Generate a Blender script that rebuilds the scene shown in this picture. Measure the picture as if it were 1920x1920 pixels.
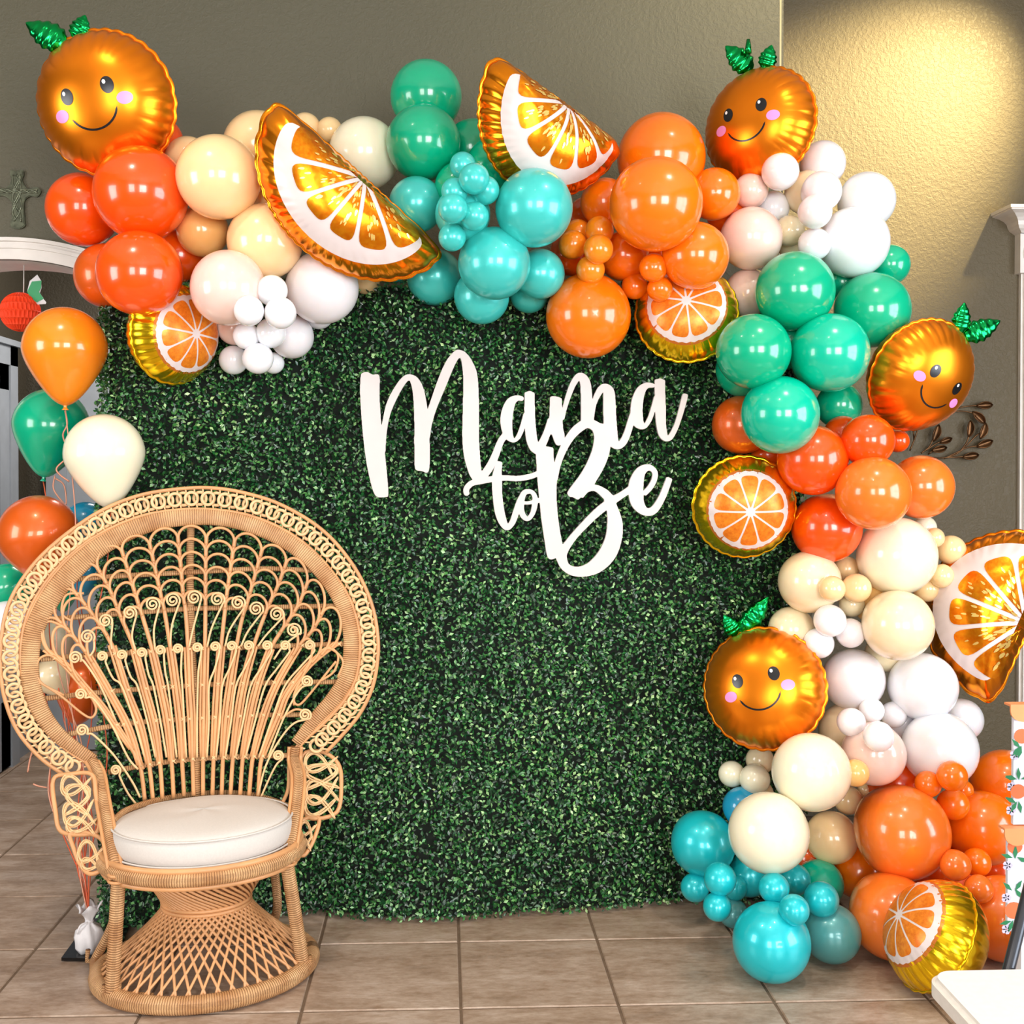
import bpy, bmesh, math, random
import numpy as np
from mathutils import Vector, Matrix
random.seed(7); rng = np.random.default_rng(7)
for o in list(bpy.data.objects): bpy.data.objects.remove(o)
scene = bpy.context.scene; COL = scene.collection
PI = math.pi

# ---------------------------------------------------------------- camera
F, YAW, PITCH, CX, CY, H = 2103.6, .0418, .0117, 918.8, 908.4, 1.547
cyw, syw, cp, sp = math.cos(YAW), math.sin(YAW), math.cos(PITCH), math.sin(PITCH)
FW = np.array([syw*cp, cyw*cp, -sp]); RT = np.array([cyw, -syw, 0.]); UP = np.cross(RT, FW)
cam = bpy.data.objects.new('camera', bpy.data.cameras.new('camera')); COL.objects.link(cam)
cam.matrix_world = Matrix(((RT[0], UP[0], -FW[0], 0), (RT[1], UP[1], -FW[1], 0), (RT[2], UP[2], -FW[2], H), (0, 0, 0, 1)))
cam.data.sensor_width = 36; cam.data.lens = 36*F/1920
cam.data.shift_x = (960-CX)/1920; cam.data.shift_y = (CY-960)/1920
cam.data.clip_start = .05
scene.camera = cam
scene.view_settings.view_transform = 'Standard'; scene.view_settings.look = 'None'
scene.view_settings.gamma = 1; scene.view_settings.exposure = 0.72
scene.view_settings.use_curve_mapping = False

def ray(px, py):
    return FW + RT*(px-CX)/F + UP*(CY-py)/F
def P(px, py, y):
    """the point at depth y (metres in front of the camera) seen at this place of the photograph"""
    d = ray(px, py); return np.array([0, 0, H]) + d*(y/d[1])
def Pz(px, py, z):
    d = ray(px, py); return np.array([0, 0, H]) + d*((z-H)/d[2])

# ---------------------------------------------------------------- world and lights
world = bpy.data.worlds.new('world'); scene.world = world; world.use_nodes = True
bg = world.node_tree.nodes['Background']; bg.inputs[0].default_value = (.75, .85, 1, 1); bg.inputs[1].default_value = 1.0
def area(name, loc, target, sx, sy, power, col=(1, 1, 1)):
    l = bpy.data.lights.new(name, 'AREA'); l.shape = 'RECTANGLE'; l.size = sx; l.size_y = sy; l.energy = power; l.color = col
    o = bpy.data.objects.new(name, l); COL.objects.link(o); o.location = loc
    o.rotation_euler = (Vector(target)-Vector(loc)).to_track_quat('-Z', 'Y').to_euler(); return o
# daylight entering through the room's windows
area('daylight_right', (4.35, .6, 1.75), (0, 1.6, 1.5), 2.5, 2.3, 105, (.86, .93, 1))
area('daylight_rear', (-1.6, -3.85, 2.0), (-.8, 4, 1.3), 1.6, 2.3, 95, (1, .97, .93))
area('daylight_rear', (2.0, -3.85, 2.0), (.6, 4, 1.2), 2.2, 2.3, 175, (1, .98, .95))
area('daylight_left', (-3.9, 1.4, 1.9), (0, 3, 1.5), 1.3, 1.7, 38, (1, .97, .94))
area('hall_fill', (-1.15, 5.4, 2.7), (-2.3, 5.75, 1.0), .5, .5, 20, (1, .93, .85))  # added fill hidden behind the backdrop, brightens the hall door
DOWN = [(-1.2, 2.2), (.3, 1.2), (1.4, 2.3)]
for x, y in DOWN:
    l = bpy.data.lights.new('downlight', 'SPOT'); l.energy = 60; l.spot_size = 1.9; l.spot_blend = .7; l.shadow_soft_size = .06; l.color = (1, .9, .76)
    o = bpy.data.objects.new('downlight_beam', l); COL.objects.link(o); o.location = (x, y, 4.12)
l = bpy.data.lights.new('wall_washer', 'SPOT'); l.energy = 760; l.spot_size = math.radians(44); l.spot_blend = 1.0; l.shadow_soft_size = .05; l.color = (1, .78, .36)
o = bpy.data.objects.new('wall_washer_beam', l); COL.objects.link(o); o.location = (3.1, 3.85, 4.1)
o.rotation_euler = (Vector((1.90, 4.95, 2.95))-o.location).to_track_quat('-Z', 'Y').to_euler()

l = bpy.data.lights.new('corner_washer', 'SPOT'); l.energy = 70; l.spot_size = math.radians(60); l.spot_blend = 1; l.shadow_soft_size = .05; l.color = (1, .84, .5)
o = bpy.data.objects.new('corner_washer_beam', l); COL.objects.link(o); o.location = (1.9, 3.5, 4.1)
o.rotation_euler = (Vector((1.0, 4.45, 3.35))-o.location).to_track_quat('-Z', 'Y').to_euler()

# ---------------------------------------------------------------- helpers
def srgb(r, g, b):
    return tuple(((c/255/12.92) if c/255 <= .04045 else ((c/255+.055)/1.055)**2.4) for c in (r, g, b))+(1,)
def tag(o, label=None, cat=None, group=None, kind=None):
    if label: o['label'] = label
    if cat: o['category'] = cat
    if group: o['group'] = group
    if kind: o['kind'] = kind
    return o
def link(name, me, mat=None, parent=None):
    o = bpy.data.objects.new(name, me); COL.objects.link(o)
    if mat is not None and me is not None and len(me.materials) == 0: me.materials.append(mat)
    if parent is not None:
        o.parent = parent; o.matrix_parent_inverse = parent.matrix_world.inverted() if False else Matrix.Translation(-Vector(parent.location)) if tuple(parent.rotation_euler) == (0, 0, 0) and tuple(parent.scale) == (1, 1, 1) else parent.matrix_basis.inverted()
    return o
def empty(name, loc):
    o = bpy.data.objects.new(name, None); COL.objects.link(o); o.location = loc; o.empty_display_size = .1; return o
def mesh(name, v, f, smooth=True, uv=None):
    me = bpy.data.meshes.new(name); me.from_pydata([tuple(map(float, a)) for a in v], [], f)
    if smooth: me.polygons.foreach_set('use_smooth', [True]*len(me.polygons))
    if uv is not None:
        l = me.uv_layers.new(name='UVMap'); idx = np.empty(len(me.loops), int); me.loops.foreach_get('vertex_index', idx)
        l.data.foreach_set('uv', np.asarray(uv, float)[idx].ravel())
    me.update(); return me
class MB:
    def __init__(s): s.v = []; s.f = []; s.uv = []
    def add(s, v, f, uv=None):
        n = len(s.v); s.v += [tuple(a) for a in v]; s.f += [tuple(i+n for i in q) for q in f]
        s.uv += [tuple(a) for a in (uv if uv is not None else [(0, 0)]*len(v))]; return s
    def box(s, x0, x1, y0, y1, z0, z1):
        v = [(x, y, z) for z in (z0, z1) for y in (y0, y1) for x in (x0, x1)]
        return s.add(v, [(0, 2, 3, 1), (4, 5, 7, 6), (0, 1, 5, 4), (2, 6, 7, 3), (0, 4, 6, 2), (1, 3, 7, 5)])
    def tube(s, *a, **k): return s.add(*tube(*a, **k))
    def build(s, name, mat, parent=None, smooth=True, bevel=0):
        me = mesh(name, s.v, s.f, smooth, s.uv); o = link(name, me, mat, parent)
        if bevel:
            b = o.modifiers.new('bevel', 'BEVEL'); b.width = bevel; b.segments = 2; b.limit_method = 'ANGLE'
        return o
def catmull(pts, n=6, closed=False):
    p = np.asarray(pts, float)
    if len(p) < 3: return p
    if closed: q = np.vstack([p[-1], p, p[0], p[1]])
    else: q = np.vstack([2*p[0]-p[1], p, 2*p[-1]-p[-2]])
    out = []
    for i in range(len(q)-3):
        a, b, c, d = q[i:i+4]
        for t in np.arange(n)/n:
            out.append(.5*((2*b)+(-a+c)*t+(2*a-5*b+4*c-d)*t*t+(-a+3*b-3*c+d)*t**3))
    if not closed: out.append(q[-2])
    return np.array(out)
def tube(pts, r, sides=6, closed=False, flat=1.0, nrm=None, cap=True):
    """swept tube; flat<1 squashes it along nrm (a fixed facing direction)"""
    p = np.asarray(pts, float); n = len(p)
    rr = np.full(n, r) if np.isscalar(r) else np.asarray(r, float)
    if closed: t = np.roll(p, -1, 0)-np.roll(p, 1, 0)
    else: t = np.gradient(p, axis=0)
    t /= np.linalg.norm(t, axis=1)[:, None]+1e-12
    if nrm is not None:
        nv = np.asarray(nrm, float); nv = np.tile(nv, (n, 1)) if nv.ndim == 1 else nv
        A = np.cross(nv, t); A /= np.linalg.norm(A, axis=1)[:, None]+1e-12; B = np.cross(t, A)
    else:
        ref = np.array([0, 0, 1.]) if abs(t[0][2]) < .9 else np.array([1., 0, 0])
        a = np.cross(t[0], ref); a /= np.linalg.norm(a); A = [a]
        for i in range(1, n):
            a = A[-1]-t[i]*(A[-1]@t[i]); A.append(a/(np.linalg.norm(a)+1e-12))
        A = np.array(A); B = np.cross(t, A)
    ang = np.arange(sides)*2*PI/sides
    L = np.concatenate([[0], np.cumsum(np.linalg.norm(np.diff(p, axis=0), axis=1))])
    v = (p[:, None, :]+rr[:, None, None]*(np.cos(ang)[None, :, None]*A[:, None, :]+flat*np.sin(ang)[None, :, None]*B[:, None, :])).reshape(-1, 3)
    uv = np.stack([np.tile(ang/2/PI, n), np.repeat(L, sides)], -1)
    f = []
    m = n if closed else n-1
    for i in range(m):
        j = (i+1) % n
        for k in range(sides):
            f.append((i*sides+k, i*sides+(k+1) % sides, j*sides+(k+1) % sides, j*sides+k))
    if not closed and cap:
        f.append(tuple(range(sides))[::-1]); f.append(tuple((n-1)*sides+k for k in range(sides)))
    return v.tolist(), f, uv.tolist()
def tubeobj(name, pts, r, mat, parent, sides=6, **k):
    return MB().add(*tube(pts, r, sides, **k)).build(name, mat, parent)

# ---------------------------------------------------------------- materials
class NT:
    def __init__(s, name):
        s.m = bpy.data.materials.new(name); s.m.use_nodes = True; s.t = s.m.node_tree; s.b = s.t.nodes['Principled BSDF']
    def n(s, ty, **k):
        x = s.t.nodes.new(ty)
        for a, b in k.items():
            if a.startswith('i_'): x.inputs[int(a[2:])].default_value = b
            else: setattr(x, a, b)
        return x
    def l(s, a, b): s.t.links.new(a, b)
    def ramp(s, fac, stops):
        r = s.n('ShaderNodeValToRGB'); e = r.color_ramp.elements
        while len(e) < len(stops): e.new(.5)
        for q, (p, c) in zip(e, stops): q.position = p; q.color = c
        s.l(fac, r.inputs[0]); return r.outputs[0]
    def bump(s, h, st, dist=.01):
        b = s.n('ShaderNodeBump'); b.inputs['Strength'].default_value = st; b.inputs['Distance'].default_value = dist
        s.l(h, b.inputs['Height']); s.l(b.outputs[0], s.b.inputs['Normal'])
def noise(s, scale, detail=3, vec=None, rough=.5):
    x = s.n('ShaderNodeTexNoise'); x.inputs['Scale'].default_value = scale; x.inputs['Detail'].default_value = detail; x.inputs['Roughness'].default_value = rough
    if vec is not None: s.l(vec, x.inputs['Vector'])
    return x.outputs[0]
def simple(name, col, rough=.5, metal=0, coat=0, sss=0, spec=.5, var=.06, scale=12):
    s = NT(name); b = s.b
    tc = s.n('ShaderNodeTexCoord'); f = noise(s, scale, 2, tc.outputs['Object'])
    lo = tuple(c*(1-var) for c in col[:3])+(1,); hi = tuple(min(1, c*(1+var)) for c in col[:3])+(1,)
    s.l(s.ramp(f, [(.3, lo), (.7, hi)]), b.inputs['Base Color'])
    b.inputs['Roughness'].default_value = rough; b.inputs['Metallic'].default_value = metal
    b.inputs['Coat Weight'].default_value = coat; b.inputs['Coat Roughness'].default_value = .05
    b.inputs['Specular IOR Level'].default_value = spec
    if sss:
        b.inputs['Subsurface Weight'].default_value = sss; b.inputs['Subsurface Radius'].default_value = (1, .7, .5); b.inputs['Subsurface Scale'].default_value = .06
    return s.m
def wall_mat(name, col, bump=.35):
    s = NT(name); tc = s.n('ShaderNodeTexCoord')
    a = noise(s, 70, 4, tc.outputs['Object'], .6); c = noise(s, 1.3, 2, tc.outputs['Object'])
    s.l(s.ramp(c, [(.3, tuple(x*.95 for x in col[:3])+(1,)), (.7, col)]), s.b.inputs['Base Color'])
    s.b.inputs['Roughness'].default_value = .55
    s.bump(s.ramp(a, [(.42, (0, 0, 0, 1)), (.6, (1, 1, 1, 1))]), bump, .004); return s.m
M = {}
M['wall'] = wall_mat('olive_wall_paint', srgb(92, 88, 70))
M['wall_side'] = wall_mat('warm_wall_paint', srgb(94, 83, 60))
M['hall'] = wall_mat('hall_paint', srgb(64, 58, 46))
M['ceiling'] = wall_mat('ceiling_paint', srgb(225, 220, 210))
M['bead'] = simple('corner_bead_highlight', srgb(178, 168, 136), .5)  # bright edge highlight of the rounded corner, put in as a paler colour
M['trim'] = simple('white_trim_paint', srgb(238, 232, 226), .35)
M['greytrim'] = simple('grey_door_paint', srgb(150, 156, 164), .4)
M['glass'] = simple('dark_pane_glass', srgb(60, 62, 66), .08, spec=.8)
M['grout'] = simple('tile_grout', srgb(112, 92, 74), .9, var=.15, scale=40)
def tile_mat():
    s = NT('mottled_ceramic_tile'); tc = s.n('ShaderNodeTexCoord'); oi = s.n('ShaderNodeObjectInfo')
    mp = s.n('ShaderNodeMapping'); mp.inputs['Scale'].default_value = (1, 2.6, 1)
    ad = s.n('ShaderNodeVectorMath', operation='ADD'); sc = s.n('ShaderNodeVectorMath', operation='SCALE'); sc.inputs['Scale'].default_value = 37
    s.l(oi.outputs['Random'], sc.inputs[0]); s.l(tc.outputs['Object'], ad.inputs[0]); s.l(sc.outputs[0], ad.inputs[1]); s.l(ad.outputs[0], mp.inputs[0])
    a = noise(s, 4.5, 9, mp.outputs[0], .68); b = noise(s, 28, 6, mp.outputs[0], .7)
    c1 = s.ramp(a, [(.3, srgb(118, 94, 74)), (.45, srgb(148, 122, 100)), (.58, srgb(174, 152, 134)), (.72, srgb(200, 184, 172))])
    c2 = s.ramp(b, [(.35, srgb(140, 116, 98)), (.65, srgb(200, 182, 168))])
    mx = s.n('ShaderNodeMixRGB'); mx.inputs[0].default_value = .35; s.l(c1, mx.inputs[1]); s.l(c2, mx.inputs[2])
    s.l(mx.outputs[0], s.b.inputs['Base Color']); s.b.inputs['Roughness'].default_value = .33
    s.bump(a, .15, .003); return s.m
M['tile'] = tile_mat()
def leaf_mat():
    s = NT('boxwood_leaf'); g = s.n('ShaderNodeNewGeometry'); tc = s.n('ShaderNodeTexCoord')
    c = s.ramp(g.outputs['Random Per Island'], [(0, srgb(10, 44, 22)), (.4, srgb(16, 72, 36)), (.66, srgb(36, 110, 52)), (.86, srgb(90, 156, 78)), (.96, srgb(176, 212, 150))])
    n_ = noise(s, 2.2, 3, tc.outputs['Object'])
    m2 = s.n('ShaderNodeMixRGB', blend_type='MULTIPLY'); m2.inputs[0].default_value = 1
    s.l(c, m2.inputs[1]); s.l(s.ramp(n_, [(.35, (.62, .78, .72, 1)), (.65, (1, 1, .9, 1))]), m2.inputs[2])
    s.l(m2.outputs[0], s.b.inputs['Base Color']); s.b.inputs['Roughness'].default_value = .32
    s.b.inputs['Specular IOR Level'].default_value = .8; return s.m
M['leaf'] = leaf_mat()
M['hedgeback'] = simple('dark_mesh_backing', srgb(8, 20, 10), .9)
def rattan(name, c1, c2, freq, bump):
    s = NT(name); uv = s.n('ShaderNodeUVMap'); w = s.n('ShaderNodeTexWave', bands_direction='Y'); w.inputs['Scale'].default_value = freq
    w.inputs['Distortion'].default_value = 1.2; w.inputs['Detail'].default_value = 2; s.l(uv.outputs[0], w.inputs[0])
    tc = s.n('ShaderNodeTexCoord'); a = noise(s, 14, 4, tc.outputs['Object'])
    base = s.ramp(a, [(.3, c1), (.7, c2)])
    mx = s.n('ShaderNodeMixRGB', blend_type='MULTIPLY'); mx.inputs[0].default_value = 1; s.l(base, mx.inputs[1])
    s.l(s.ramp(w.outputs[1], [(0, (.34, .26, .18, 1)), (.3, (1, 1, 1, 1))]), mx.inputs[2]); s.l(mx.outputs[0], s.b.inputs['Base Color'])
    s.b.inputs['Roughness'].default_value = .42; s.bump(w.outputs[1], bump, .002); return s.m
M['wrap'] = rattan('wrapped_rattan', srgb(186, 132, 84), srgb(228, 182, 132), 45, 1.0)
M['cane'] = simple('smooth_rattan_cane', srgb(208, 152, 102), .38, var=.14, scale=9)
M['pale_cane'] = simple('pale_split_cane', srgb(228, 188, 138), .4, var=.08, scale=20)
M['cushion'] = simple('white_canvas', srgb(208, 202, 196), .85, var=.03, scale=200)
M['sign'] = simple('white_painted_board', srgb(204, 195, 192), .4, var=.02)
M['foil_orange'] = simple('orange_foil', srgb(255, 140, 22), .3, .86, var=.02)
M['foil_gold'] = simple('gold_foil', srgb(250, 206, 30), .2, .92, var=.03)
M['foil_wedge'] = simple('amber_foil', srgb(255, 150, 26), .2, .92, var=.04)
M['foil_green'] = simple('green_foil', srgb(20, 158, 78), .2, 1, var=.05)
M['pith'] = simple('printed_white_pith', srgb(226, 212, 210), .3)
def pulp(name, a, b, metal, rough):
    s = NT(name); tc = s.n('ShaderNodeTexCoord'); n_ = noise(s, 60, 5, tc.outputs['Object'], .7)
    s.l(s.ramp(n_, [(.35, a), (.65, b)]), s.b.inputs['Base Color']); s.b.inputs['Metallic'].default_value = metal; s.b.inputs['Roughness'].default_value = rough; return s.m
M['pulp'] = pulp('printed_orange_pulp', srgb(226, 112, 18), srgb(250, 150, 40), .3, .32)
M['pulpw'] = pulp('amber_foil_pulp', srgb(240, 122, 8), srgb(255, 164, 28), .85, .22)
M['seed'] = simple('printed_pale_dash', srgb(255, 214, 120), .25, .6)
M['eye'] = simple('printed_black', srgb(22, 22, 26), .25)
M['glint'] = simple('printed_white_glint', srgb(255, 255, 255), .3)
M['cheek'] = simple('printed_pink_cheek', srgb(236, 150, 215), .3)
M['rind'] = simple('printed_rind_edge', srgb(214, 122, 48), .3, .5)
BAL = dict(red=(250, 84, 6), orange=(255, 122, 10), deep=(238, 88, 8), coral=(255, 126, 40), amber=(255, 142, 26),
           pearlorange=(226, 96, 22), peach=(255, 214, 160), apricot=(255, 196, 120), cream=(244, 226, 188), ivory=(248, 240, 212),
           white=(243, 243, 247), pearl=(236, 231, 234), blush=(242, 210, 198), green=(0, 178, 134), teal=(0, 192, 158),
           turq=(66, 204, 198), blue=(24, 196, 206), azure=(30, 160, 205), slate=(86, 160, 162))
PEARL = {'pearl', 'turq', 'blue', 'pearlorange', 'slate'}
for k, c in BAL.items():
    pearl = k in PEARL
    M['b_'+k] = simple(k+('_pearl_latex' if pearl else '_latex'), srgb(*c), .3 if pearl else .22, .2 if pearl and k != 'pearl' else 0, .5 if pearl else .6, 0 if (pearl and k != 'pearl') else .35, var=.015, scale=2)

# ---------------------------------------------------------------- setting
YW, YR = 4.45, 4.95                # arch wall, recessed wall on the right
ZC = 4.2
TS = .457; X0, Y0 = -.4063, 3.6713
fl = MB().box(-4.2, 4.6, -4.2, 8.0, -.12, -.004).build('floor', M['grout'], None, False); tag(fl, kind='structure')
tb = bmesh.new(); bmesh.ops.create_cube(tb, size=1)
for v in tb.verts: v.co.x *= TS-.009; v.co.y *= TS-.009; v.co.z = v.co.z*.008-.003
bmesh.ops.bevel(tb, geom=[e for e in tb.edges if all(v.co.z > 0 for v in e.verts)], offset=.003, segments=1, affect='EDGES')
tme = bpy.data.meshes.new('tile'); tb.to_mesh(tme); tb.free(); tme.materials.append(M['tile'])
for i in range(-7, 8):
    for j in range(-5, 9):
        x, y = X0+(i+.5)*TS, Y0+(j+.5)*TS
        if y > YW+.1 and x > -.6: continue
        o = bpy.data.objects.new('tile', tme); COL.objects.link(o); o.parent = fl; o.location = (x, y, -.001)
tag(MB().box(-4.2, 4.6, -4.2, 8.0, ZC, ZC+.1).build('ceiling', M['ceiling'], None, False), kind='structure')
# arch wall with an opening
pa = P(19, 449, YW)                # apex of the arch's outer edge
XA, ZA, HW = pa[0], pa[2]-.075, .50
XCORN = P(1469, 60, YW)[0]
def arch_z(x, r=.98, top=ZA): return top-(r-math.sqrt(max(0, r*r-(x-XA)**2)))
xs = np.linspace(XA-HW, XA+HW, 25)
w = MB()
for y in (YW, YW+.2):
    pass
def wall_with_arch():
    m = MB(); w0, w1 = -4.2, XCORN
    m.box(w0, XA-HW, YW, YW+.22, 0, ZC); m.box(XA+HW, w1, YW, YW+.22, 0, ZC)
    v = []; f = []
    for x in xs:
        z = arch_z(x); v += [(x, YW, z), (x, YW, ZC), (x, YW+.22, z), (x, YW+.22, ZC)]
    for i in range(len(xs)-1):
        a, b = i*4, i*4+4
        f += [(a, b, b+1, a+1), (a+2, a+3, b+3, b+2), (a, a+2, b+2, b)]
    m.add(v, f); return m
o = wall_with_arch().build('wall_back', M['wall'], None, False); tag(o, kind='structure')
# bull-nosed corner and recess
o = MB().tube([(XCORN-.012, YW+.012, 0), (XCORN-.012, YW+.012, ZC)], .013, 12).build('trim_1', M['bead']); tag(o, kind='structure')
o = MB().box(XCORN-.2, 4.6, YR, YR+.15, 0, ZC).build('wall_recess', M['wall_side'], None, False); tag(o, kind='structure')
o = MB().box(XCORN-.2, XCORN, YW+.22, YR, 0, ZC).build('wall_return', M['wall_side'], None, False); tag(o, kind='structure')
# moulded trim round the arch: stacked bands following the curve
t = MB()
path = [(XA-HW, YW, 0), (XA-HW, YW, arch_z(xs[0]))]+[(x, YW, arch_z(x)) for x in xs]+[(XA+HW, YW, 0)]
def band(off, wdt, dep):
    m = MB(); pts = []
    pl = [(XA-HW, 0.)]+[(x, arch_z(x)) for x in xs]+[(XA+HW, 0.)]
    pl = np.array(pl); tg = np.gradient(pl, axis=0); tg[0] = (0, 1); tg[-1] = (0, -1); tg /= np.linalg.norm(tg, axis=1)[:, None]
    nr = np.stack([-tg[:, 1], tg[:, 0]], -1)
    v = []; f = []
    for p_, n_ in zip(pl, nr):
        a = p_+n_*off; b = p_+n_*(off+wdt)
        v += [(a[0], YW-.001, a[1]), (a[0], YW-dep, a[1]), (b[0], YW-dep, b[1]), (b[0], YW-.001, b[1])]
    for i in range(len(pl)-1):
        a, b = i*4, i*4+4
        for k in range(3): f.append((a+k, b+k, b+k+1, a+k+1))
    return m.add(v, f)
tr = MB()
for off, wd, dp in ((-.004, .02, .018), (.016, .022, .012), (.038, .014, .026), (.052, .012, .016), (.064, .014, .034)):
    b = band(off, wd, dp); tr.add(b.v, b.f)
tag(tr.build('trim_2', M['trim'], None, False), kind='structure')
ja = MB()   # white lining (soffit and jambs) of the arch
v = []; f = []
pl = [(XA-HW+.006, 0.)]+[(x, arch_z(x)-.006) for x in xs[1:-1]]+[(XA+HW-.006, 0.)]
for a, b in pl: v += [(a, YW-.002, b), (a, YW+.222, b)]
for i in range(len(pl)-1): f.append((i*2, i*2+1, i*2+3, i*2+2))
tag(MB().add(v, f).build('trim_3', M['trim'], None, False), kind='structure')
# hall behind the arch
HX = -2.30
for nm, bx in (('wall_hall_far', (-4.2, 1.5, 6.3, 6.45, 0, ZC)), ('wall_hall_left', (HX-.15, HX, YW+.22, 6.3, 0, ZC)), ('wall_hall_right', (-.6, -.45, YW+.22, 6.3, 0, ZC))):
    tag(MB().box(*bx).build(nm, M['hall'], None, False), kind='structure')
# glazed door on the hall's left wall (leaf of stiles, rails, muntins and panes)
dz = 2.10
dr = MB(); y0d, y1d = 5.03, 5.95
dr.box(HX, HX+.04, y0d, y0d+.12, 0.01, dz); dr.box(HX, HX+.04, y1d-.12, y1d, .01, dz)
dr.box(HX, HX+.04, y0d, y1d, dz-.13, dz); dr.box(HX, HX+.04, y0d, y1d, .01, .36)
door = dr.build('door_1', M['greytrim'], None, False); tag(door, kind='structure')
py = np.linspace(y0d+.12, y1d-.12, 4); pz = np.linspace(.36, dz-.13, 5)
for q in py[1:-1]: MB().box(HX+.008, HX+.032, q-.012, q+.012, .36, dz-.13).build('muntin', M['greytrim'], door, False)
for q in pz[1:-1]: MB().box(HX+.008, HX+.032, y0d+.12, y1d-.12, q-.012, q+.012).build('muntin', M['greytrim'], door, False)
for i in range(3):
    for j in range(4):
        MB().box(HX+.014, HX+.022, py[i]+.012, py[i+1]-.012, pz[j]+.012, pz[j+1]-.012).build('pane', M['glass'], door, False)
c = MB(); c.box(HX, HX+.05, 5.95, 6.05, 0, dz+.1); c.box(HX, HX+.05, 4.93, 5.03, 0, dz+.1); c.box(HX, HX+.05, 4.93, 6.05, dz, dz+.1); c.box(HX, HX+.07, 4.91, 6.07, dz+.1, dz+.13)
tag(c.build('trim_4', M['greytrim'], None, False), kind='structure')
c = MB(); c.box(-2.18, -2.07, 6.26, 6.3, 0, 2.1); c.box(-1.39, -1.28, 6.26, 6.3, 0, 2.1); c.box(-2.18, -1.28, 6.26, 6.3, 2.1, 2.22)
tag(c.build('trim_5', M['greytrim'], None, False), kind='structure')
tag(MB().box(-2.07, -1.39, 6.27, 6.3, .01, 2.1).build('door_2', M['greytrim'], None, False), kind='structure')
c = MB().box(HX, HX+.02, 6.05, 6.3, 0, .12); c.box(-1.28, -.6, 6.28, 6.3, 0, .12)
tag(c.build('baseboard_hall', M['greytrim'], None, False), kind='structure')
tag(MB().box(XA+HW+.09, XCORN, YW-.016, YW, 0, .13).build('baseboard_back', M['trim'], None, False), kind='structure')

# cased opening on the recessed wall, far right: fluted casing, rosette block, crown
c0 = P(1909, 700, YR); XK = c0[0]; zb0 = P(1903, 515, YR)[2]; zb1 = P(1903, 442, YR)[2]; zt = P(1857, 400, YR)[2]; xt = P(1857.5, 400, YR)[0]; xb = P(1902.5, 480, YR)[0]
c = MB().box(XK, XK+.15, YR-.02, YR, 0, zb0)
for k in range(4): c.box(XK+.012+k*.034, XK+.03+k*.034, YR-.034, YR-.02, 0, zb0)
tag(c.build('trim_6', M['trim'], None, False), kind='structure')
blk = MB().box(xb, xb+.17, YR-.05, YR, zb0, zb1)
for r_ in (.066, .044, .02):
    a = np.linspace(0, 2*PI, 33)[:-1]; blk.tube([(xb+.085+r_*math.cos(q), YR-.05, (zb0+zb1)/2+r_*math.sin(q)) for q in a], .008, 6, closed=True)
tag(blk.build('trim_7', M['trim'], None, False), kind='structure')
prof = [(0, 0), (.1, .08), (.22, .16), (.3, .3), (.34, .46), (.46, .6), (.66, .72), (.85, .78), (.93, .8), (.93, .86), (1, .86), (1, 1)]
v = []; f = []
for o_, u_ in prof:
    X = xb-(xb-xt)*o_; z = zb1+(zt-zb1)*u_; yy = YR-.06-.12*o_
    v += [(X, YR, z), (X, yy, z), (4.6, yy, z)]
for i in range(len(prof)-1):
    a, b = i*3, i*3+3; f += [(a, a+1, b+1, b), (a+1, a+2, b+2, b+1)]
e = (len(prof)-1)*3; v.append((4.6, YR, zt)); f.append((e, e+1, e+2, len(v)-1))
tag(MB().add(v, f).build('trim_8', M['trim'], None, False), kind='structure')

# the rest of the room, behind and beside the camera, with window openings filled by daylight
wl = MB().box(-4.2, -4.05, -4.2, .6, 0, ZC); wl.box(-4.2, -4.05, 2.2, YW, 0, ZC); wl.box(-4.2, -4.05, .6, 2.2, 0, .9); wl.box(-4.2, -4.05, .6, 2.2, 2.9, ZC)
tag(wl.build('wall_left', M['wall'], None, False), kind='structure')
wr = MB().box(4.45, 4.6, -4.2, -.8, 0, ZC); wr.box(4.45, 4.6, 2.0, YR, 0, ZC); wr.box(4.45, 4.6, -.8, 2.0, 0, .5); wr.box(4.45, 4.6, -.8, 2.0, 3.0, ZC)
tag(wr.build('wall_right', M['wall'], None, False), kind='structure')
wb = MB().box(-4.2, -2.5, -4.2, -4.05, 0, ZC); wb.box(-.7, .8, -4.2, -4.05, 0, ZC); wb.box(3.2, 4.6, -4.2, -4.05, 0, ZC); wb.box(-4.2, 4.6, -4.2, -4.05, 0, .7); wb.box(-4.2, 4.6, -4.2, -4.05, 3.3, ZC)
tag(wb.build('wall_front', M['wall'], None, False), kind='structure')
wn = 0
for xx in (-.8, .13, 1.07, 2.0):
    wn += 1; c = MB().box(4.3, 4.36, xx-.03, xx+.03, .5, 3.0)
    if wn == 1: c.box(4.3, 4.36, -.8, 2.0, 1.7, 1.75)
    tag(c.build('trim_%d' % (8+wn), M['trim'], None, False), kind='structure')
for k, (xa, xb_) in enumerate(((-2.5, -.7), (.8, 3.2))):
    c = MB(); n = 3
    for i in range(n+1):
        xx = xa+(xb_-xa)*i/n; c.box(xx-.03, xx+.03, -3.84, -3.78, .7, 3.3)
    for zz in (1.5, 2.4): c.box(xa, xb_, -3.84, -3.78, zz-.02, zz+.02)
    tag(c.build('trim_%d' % (13+k), M['trim'], None, False), kind='structure')

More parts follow.
